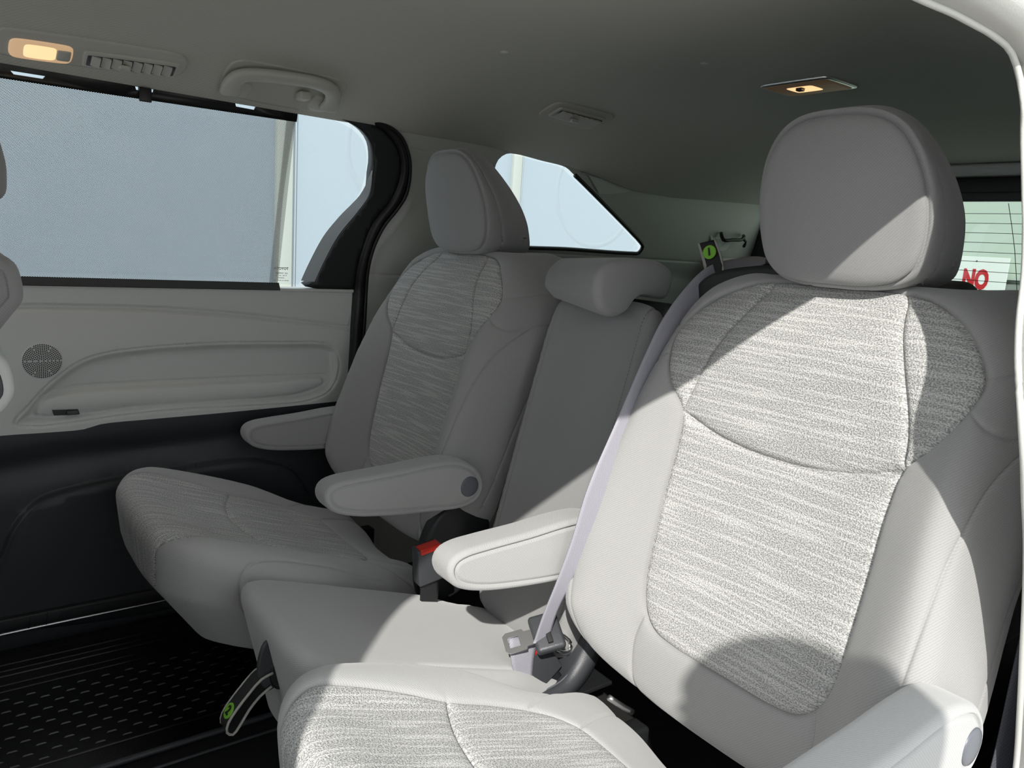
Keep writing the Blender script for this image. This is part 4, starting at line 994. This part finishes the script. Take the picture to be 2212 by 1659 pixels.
slab('magazine_pocket', [(.03, -.180), (.046, -.183), (.056, -.195), (.060, -.208), (.060, -.226), (.050, -.240), (.03, -.258), (.0, -.3)], (0, 1.36, 0), (1, 0, 0), (0, 0, 1), (0, -1, 0), .2395, 'dark_grey', bp_, r=.003, crown=0)
slab('seat_cushion', [(-.60, -.64), (-.61, -.52), (-.56, -.50), (-.3, -.53), (-.10, -.57), (-.08, -.66)], (0, 1.36, 0), (1, 0, 0), (0, 0, 1), (0, -1, 0), .25, 'cloth_side', fs, r=.03, crown=.004, step=.03)
rbox('seat_base', (-.34, 1.36, -.78), (.18, .20, .12), 'black', fs, bev=.02)

# ------------------------------------------------------------------ outside
gnd = struct(rbox('ground', (2, 1, -1.40), (16, 16, .05), 'asphalt', None, bev=0))
bld = thing('building', 'white panelled building outside the far windows, round embossed rings between pale posts', 'building', (2.5, 4.3, -1.35))
rbox('wall_slab', (1.2, 4.30, 1.0), (4.7, .05, 2.35), 'panel', bld, bev=0)
posts = [(-1.55, .045), (1.555, .045), (3.125, .033), (4.70, .045)]
for x_, hw in posts:
    po = rbox('post', (x_, 4.235, 1.0), (hw, .018, 2.35), 'pilaster', bld, bev=.003)
    rbox('post_groove', (x_+hw+.014, 4.245, 1.0), (.012, .006, 2.35), 'groove', po, bev=0)
for cx_, cz_, r_ in ((2.30, .50, .39), (3.865, .395, .385)):
    V = []; F = []; n_ = 96
    for rr, yy in ((r_, 4.2498), (r_-.012, 4.2482), (r_-.024, 4.2482), (r_-.036, 4.2498)):
        for k in range(n_): V.append((cx_+rr*math.cos(2*math.pi*k/n_), yy, cz_+rr*math.sin(2*math.pi*k/n_)))
    for a in range(3):
        for k in range(n_): F.append((a*n_+k, a*n_+(k+1) % n_, (a+1)*n_+(k+1) % n_, (a+1)*n_+k))
    mk('embossed_ring', V, F, 'panel_rim', bld)
rb = thing('rear_building', 'pale green ribbed building seen through the tailgate glass', 'building', (6.1, 2.4, -1.35))
rbox('wall_slab', (6.10, .6, 1.0), (.05, 3.6, 2.35), 'rear_wall', rb, bev=0)
for y_ in (2.20, 1.75, 1.3, 2.75, 3.2): rbox('rib', (6.04, y_, 1.2), (.012, .02, 1.12), 'rear_wall', rb, bev=.004)
rbox('ledge', (6.03, .6, -.018), (.02, 3.6, .004), 'dark_grey', rb, bev=.001)
rbox('base_band', (6.035, .6, -.12), (.015, 3.6, .075), 'band', rb, bev=.001)
sg = thing('wall_sign', 'white rectangular sign with the red word NO, seen through the tailgate glass', 'sign', (6.02, 2.60, -.2))
rbox('board', (6.005, 2.60, -.17), (.006, .30, .305), 'sign', sg, bev=.002)
text_mesh('lettering', 'NO', .182, (5.997, 2.502, -.032), (0, -1, 0), (0, 0, 1), 'sign_red', sg, bold=.010, sx=.60)
disc('screw', (5.998, 2.512, .103), (-1, 0, 0), .006, .001, 'cap', sg, dome=.002)

# ------------------------------------------------------------------ a person standing at the open doorway, behind the viewpoint: casts the rounded shadow on the near seat
def skinned(name, verts, edges, mat, parent, sub=2, root=0):
    me = bpy.data.meshes.new(name); me.from_pydata([v[:3] for v in verts], edges, []); me.materials.append(M[mat])
    o = bpy.data.objects.new(name, me); COL.objects.link(o)
    md = o.modifiers.new('skin', 'SKIN'); md.use_smooth_shade = True
    for i, v in enumerate(verts):
        sv = me.skin_vertices[0].data[i]; rr = v[3]; sv.radius = (rr, rr) if not isinstance(rr, tuple) else rr; sv.use_root = (i == root)
    o.modifiers.new('sub', 'SUBSURF').levels = sub; o.modifiers['sub'].render_levels = sub
    return attach(o, parent)
def person(px, py, top):
    t = thing('person', 'person in a dark top standing at the open doorway, behind the viewpoint', 'person', (px, py, -1.35))
    g = -1.35; H = top-g; k = H/1.75; Z = lambda h: g+h*k
    V = []; E = []
    def add(x, y, h, r, link=None):
        V.append((px+x*k, py+y*k, Z(h), r*k)); i = len(V)-1
        if link is not None: E.append((link, i))
        return i
    pel = add(0, 0, .95, .125); wst = add(0, .005, 1.08, .115, pel); che = add(0, .0, 1.30, .135, wst); nb = add(0, -.01, 1.44, .070, che); nk = add(0, .0, 1.51, .052, nb)
    hd = add(0, .020, 1.60, .078, nk); hd2 = add(0, .012, 1.67, .072, hd)
    for s in (-1, 1):
        sh = add(s*.155, -.01, 1.42, .060, che); el = add(s*.215, -.03, 1.14, .044, sh); wr = add(s*.225, .04, .90, .028, el); pm = add(s*.222, .055, .83, .034, wr)
        for q, (dx, L_) in enumerate(((-.026, .070), (-.009, .080), (.009, .076), (.026, .060))):
            f1 = add(s*.222+.0, .062+dx, .79, .011, pm); add(s*.218-s*.008, .066+dx*1.1, .79-L_, .008, f1)
        th = add(s*.200, .088, .83, .012, pm); add(s*.192, .100, .785, .010, th)
        hp = add(s*.095, 0, .88, .092, pel); kn = add(s*.10, .01, .49, .060, hp); an = add(s*.105, -.02, .09, .042, kn); add(s*.11, .11, .035, .038, an)
    body = skinned('body', V, E, 'skin', t)
    def chain(name, pts, mat, edges=None, sub=2):
        W_ = [(px+x*k, py+y*k, Z(h), r*k) for x, y, h, r in pts]
        return skinned(name, W_, edges or [(i, i+1) for i in range(len(W_)-1)], mat, t, sub)
    chain('top', [(0, 0, .98, .142), (0, .0, 1.12, .130), (0, 0, 1.31, .150), (0, -.01, 1.43, .088), (-.16, -.01, 1.43, .074), (-.218, -.03, 1.14, .056), (-.227, .035, .93, .044), (.16, -.01, 1.43, .074), (.218, -.03, 1.14, .056), (.227, .035, .93, .044)], 'jacket', [(0, 1), (1, 2), (2, 3), (2, 4), (4, 5), (5, 6), (2, 7), (7, 8), (8, 9)])
    chain('trousers', [(0, 0, .97, .138), (-.095, 0, .86, .106), (-.10, .01, .49, .078), (-.105, -.02, .11, .064), (.095, 0, .86, .106), (.10, .01, .49, .078), (.105, -.02, .11, .064)], 'trousers', [(0, 1), (1, 2), (2, 3), (0, 4), (4, 5), (5, 6)])
    for s in (-1, 1): chain('shoe', [(s*.105, -.05, .045, .046), (s*.108, .04, .042, .047), (s*.112, .14, .036, .040)], 'rubber')
    # hair, ears, nose, eyes, mouth
    def ball(name, c, r, mat, n=16, cut=None):
        Vv = []; F = []
        for i in range(n+1):
            a = math.pi*i/n
            for j in range(2*n): b = math.pi*j/n; Vv.append((px+(c[0]+r[0]*math.sin(a)*math.cos(b))*k, py+(c[1]+r[1]*math.sin(a)*math.sin(b))*k, Z(c[2]+r[2]*math.cos(a))))
        for i in range(n):
            for j in range(2*n):
                q = (i*2*n+j, i*2*n+(j+1) % (2*n), (i+1)*2*n+(j+1) % (2*n), (i+1)*2*n+j)
                if cut is None or cut(Vv[q[0]]): F.append(q)
        return mk(name, Vv, F, mat, body)
    ball('hair', (0, -.004, 1.655), (.097, .110, .106), 'hair', cut=lambda v: (v[1]-py) < .045*k or v[2] > Z(1.70))
    for s in (-1, 1):
        ball('ear', (s*.083, .0, 1.625), (.010, .018, .030), 'skin'); ball('eye', (s*.031, .093, 1.640), (.012, .008, .007), 'ink')
    ball('nose', (0, .105, 1.612), (.014, .020, .024), 'skin'); ball('mouth', (0, .094, 1.573), (.024, .008, .006), 'lips')
    return t
person(-.070, -.42, .390)

# lift everything so that the ground outside is z = 0
for o in list(sc.objects):
    if o.parent is None and o is not cam_o and o is not sun_o: o.location.z += GZ
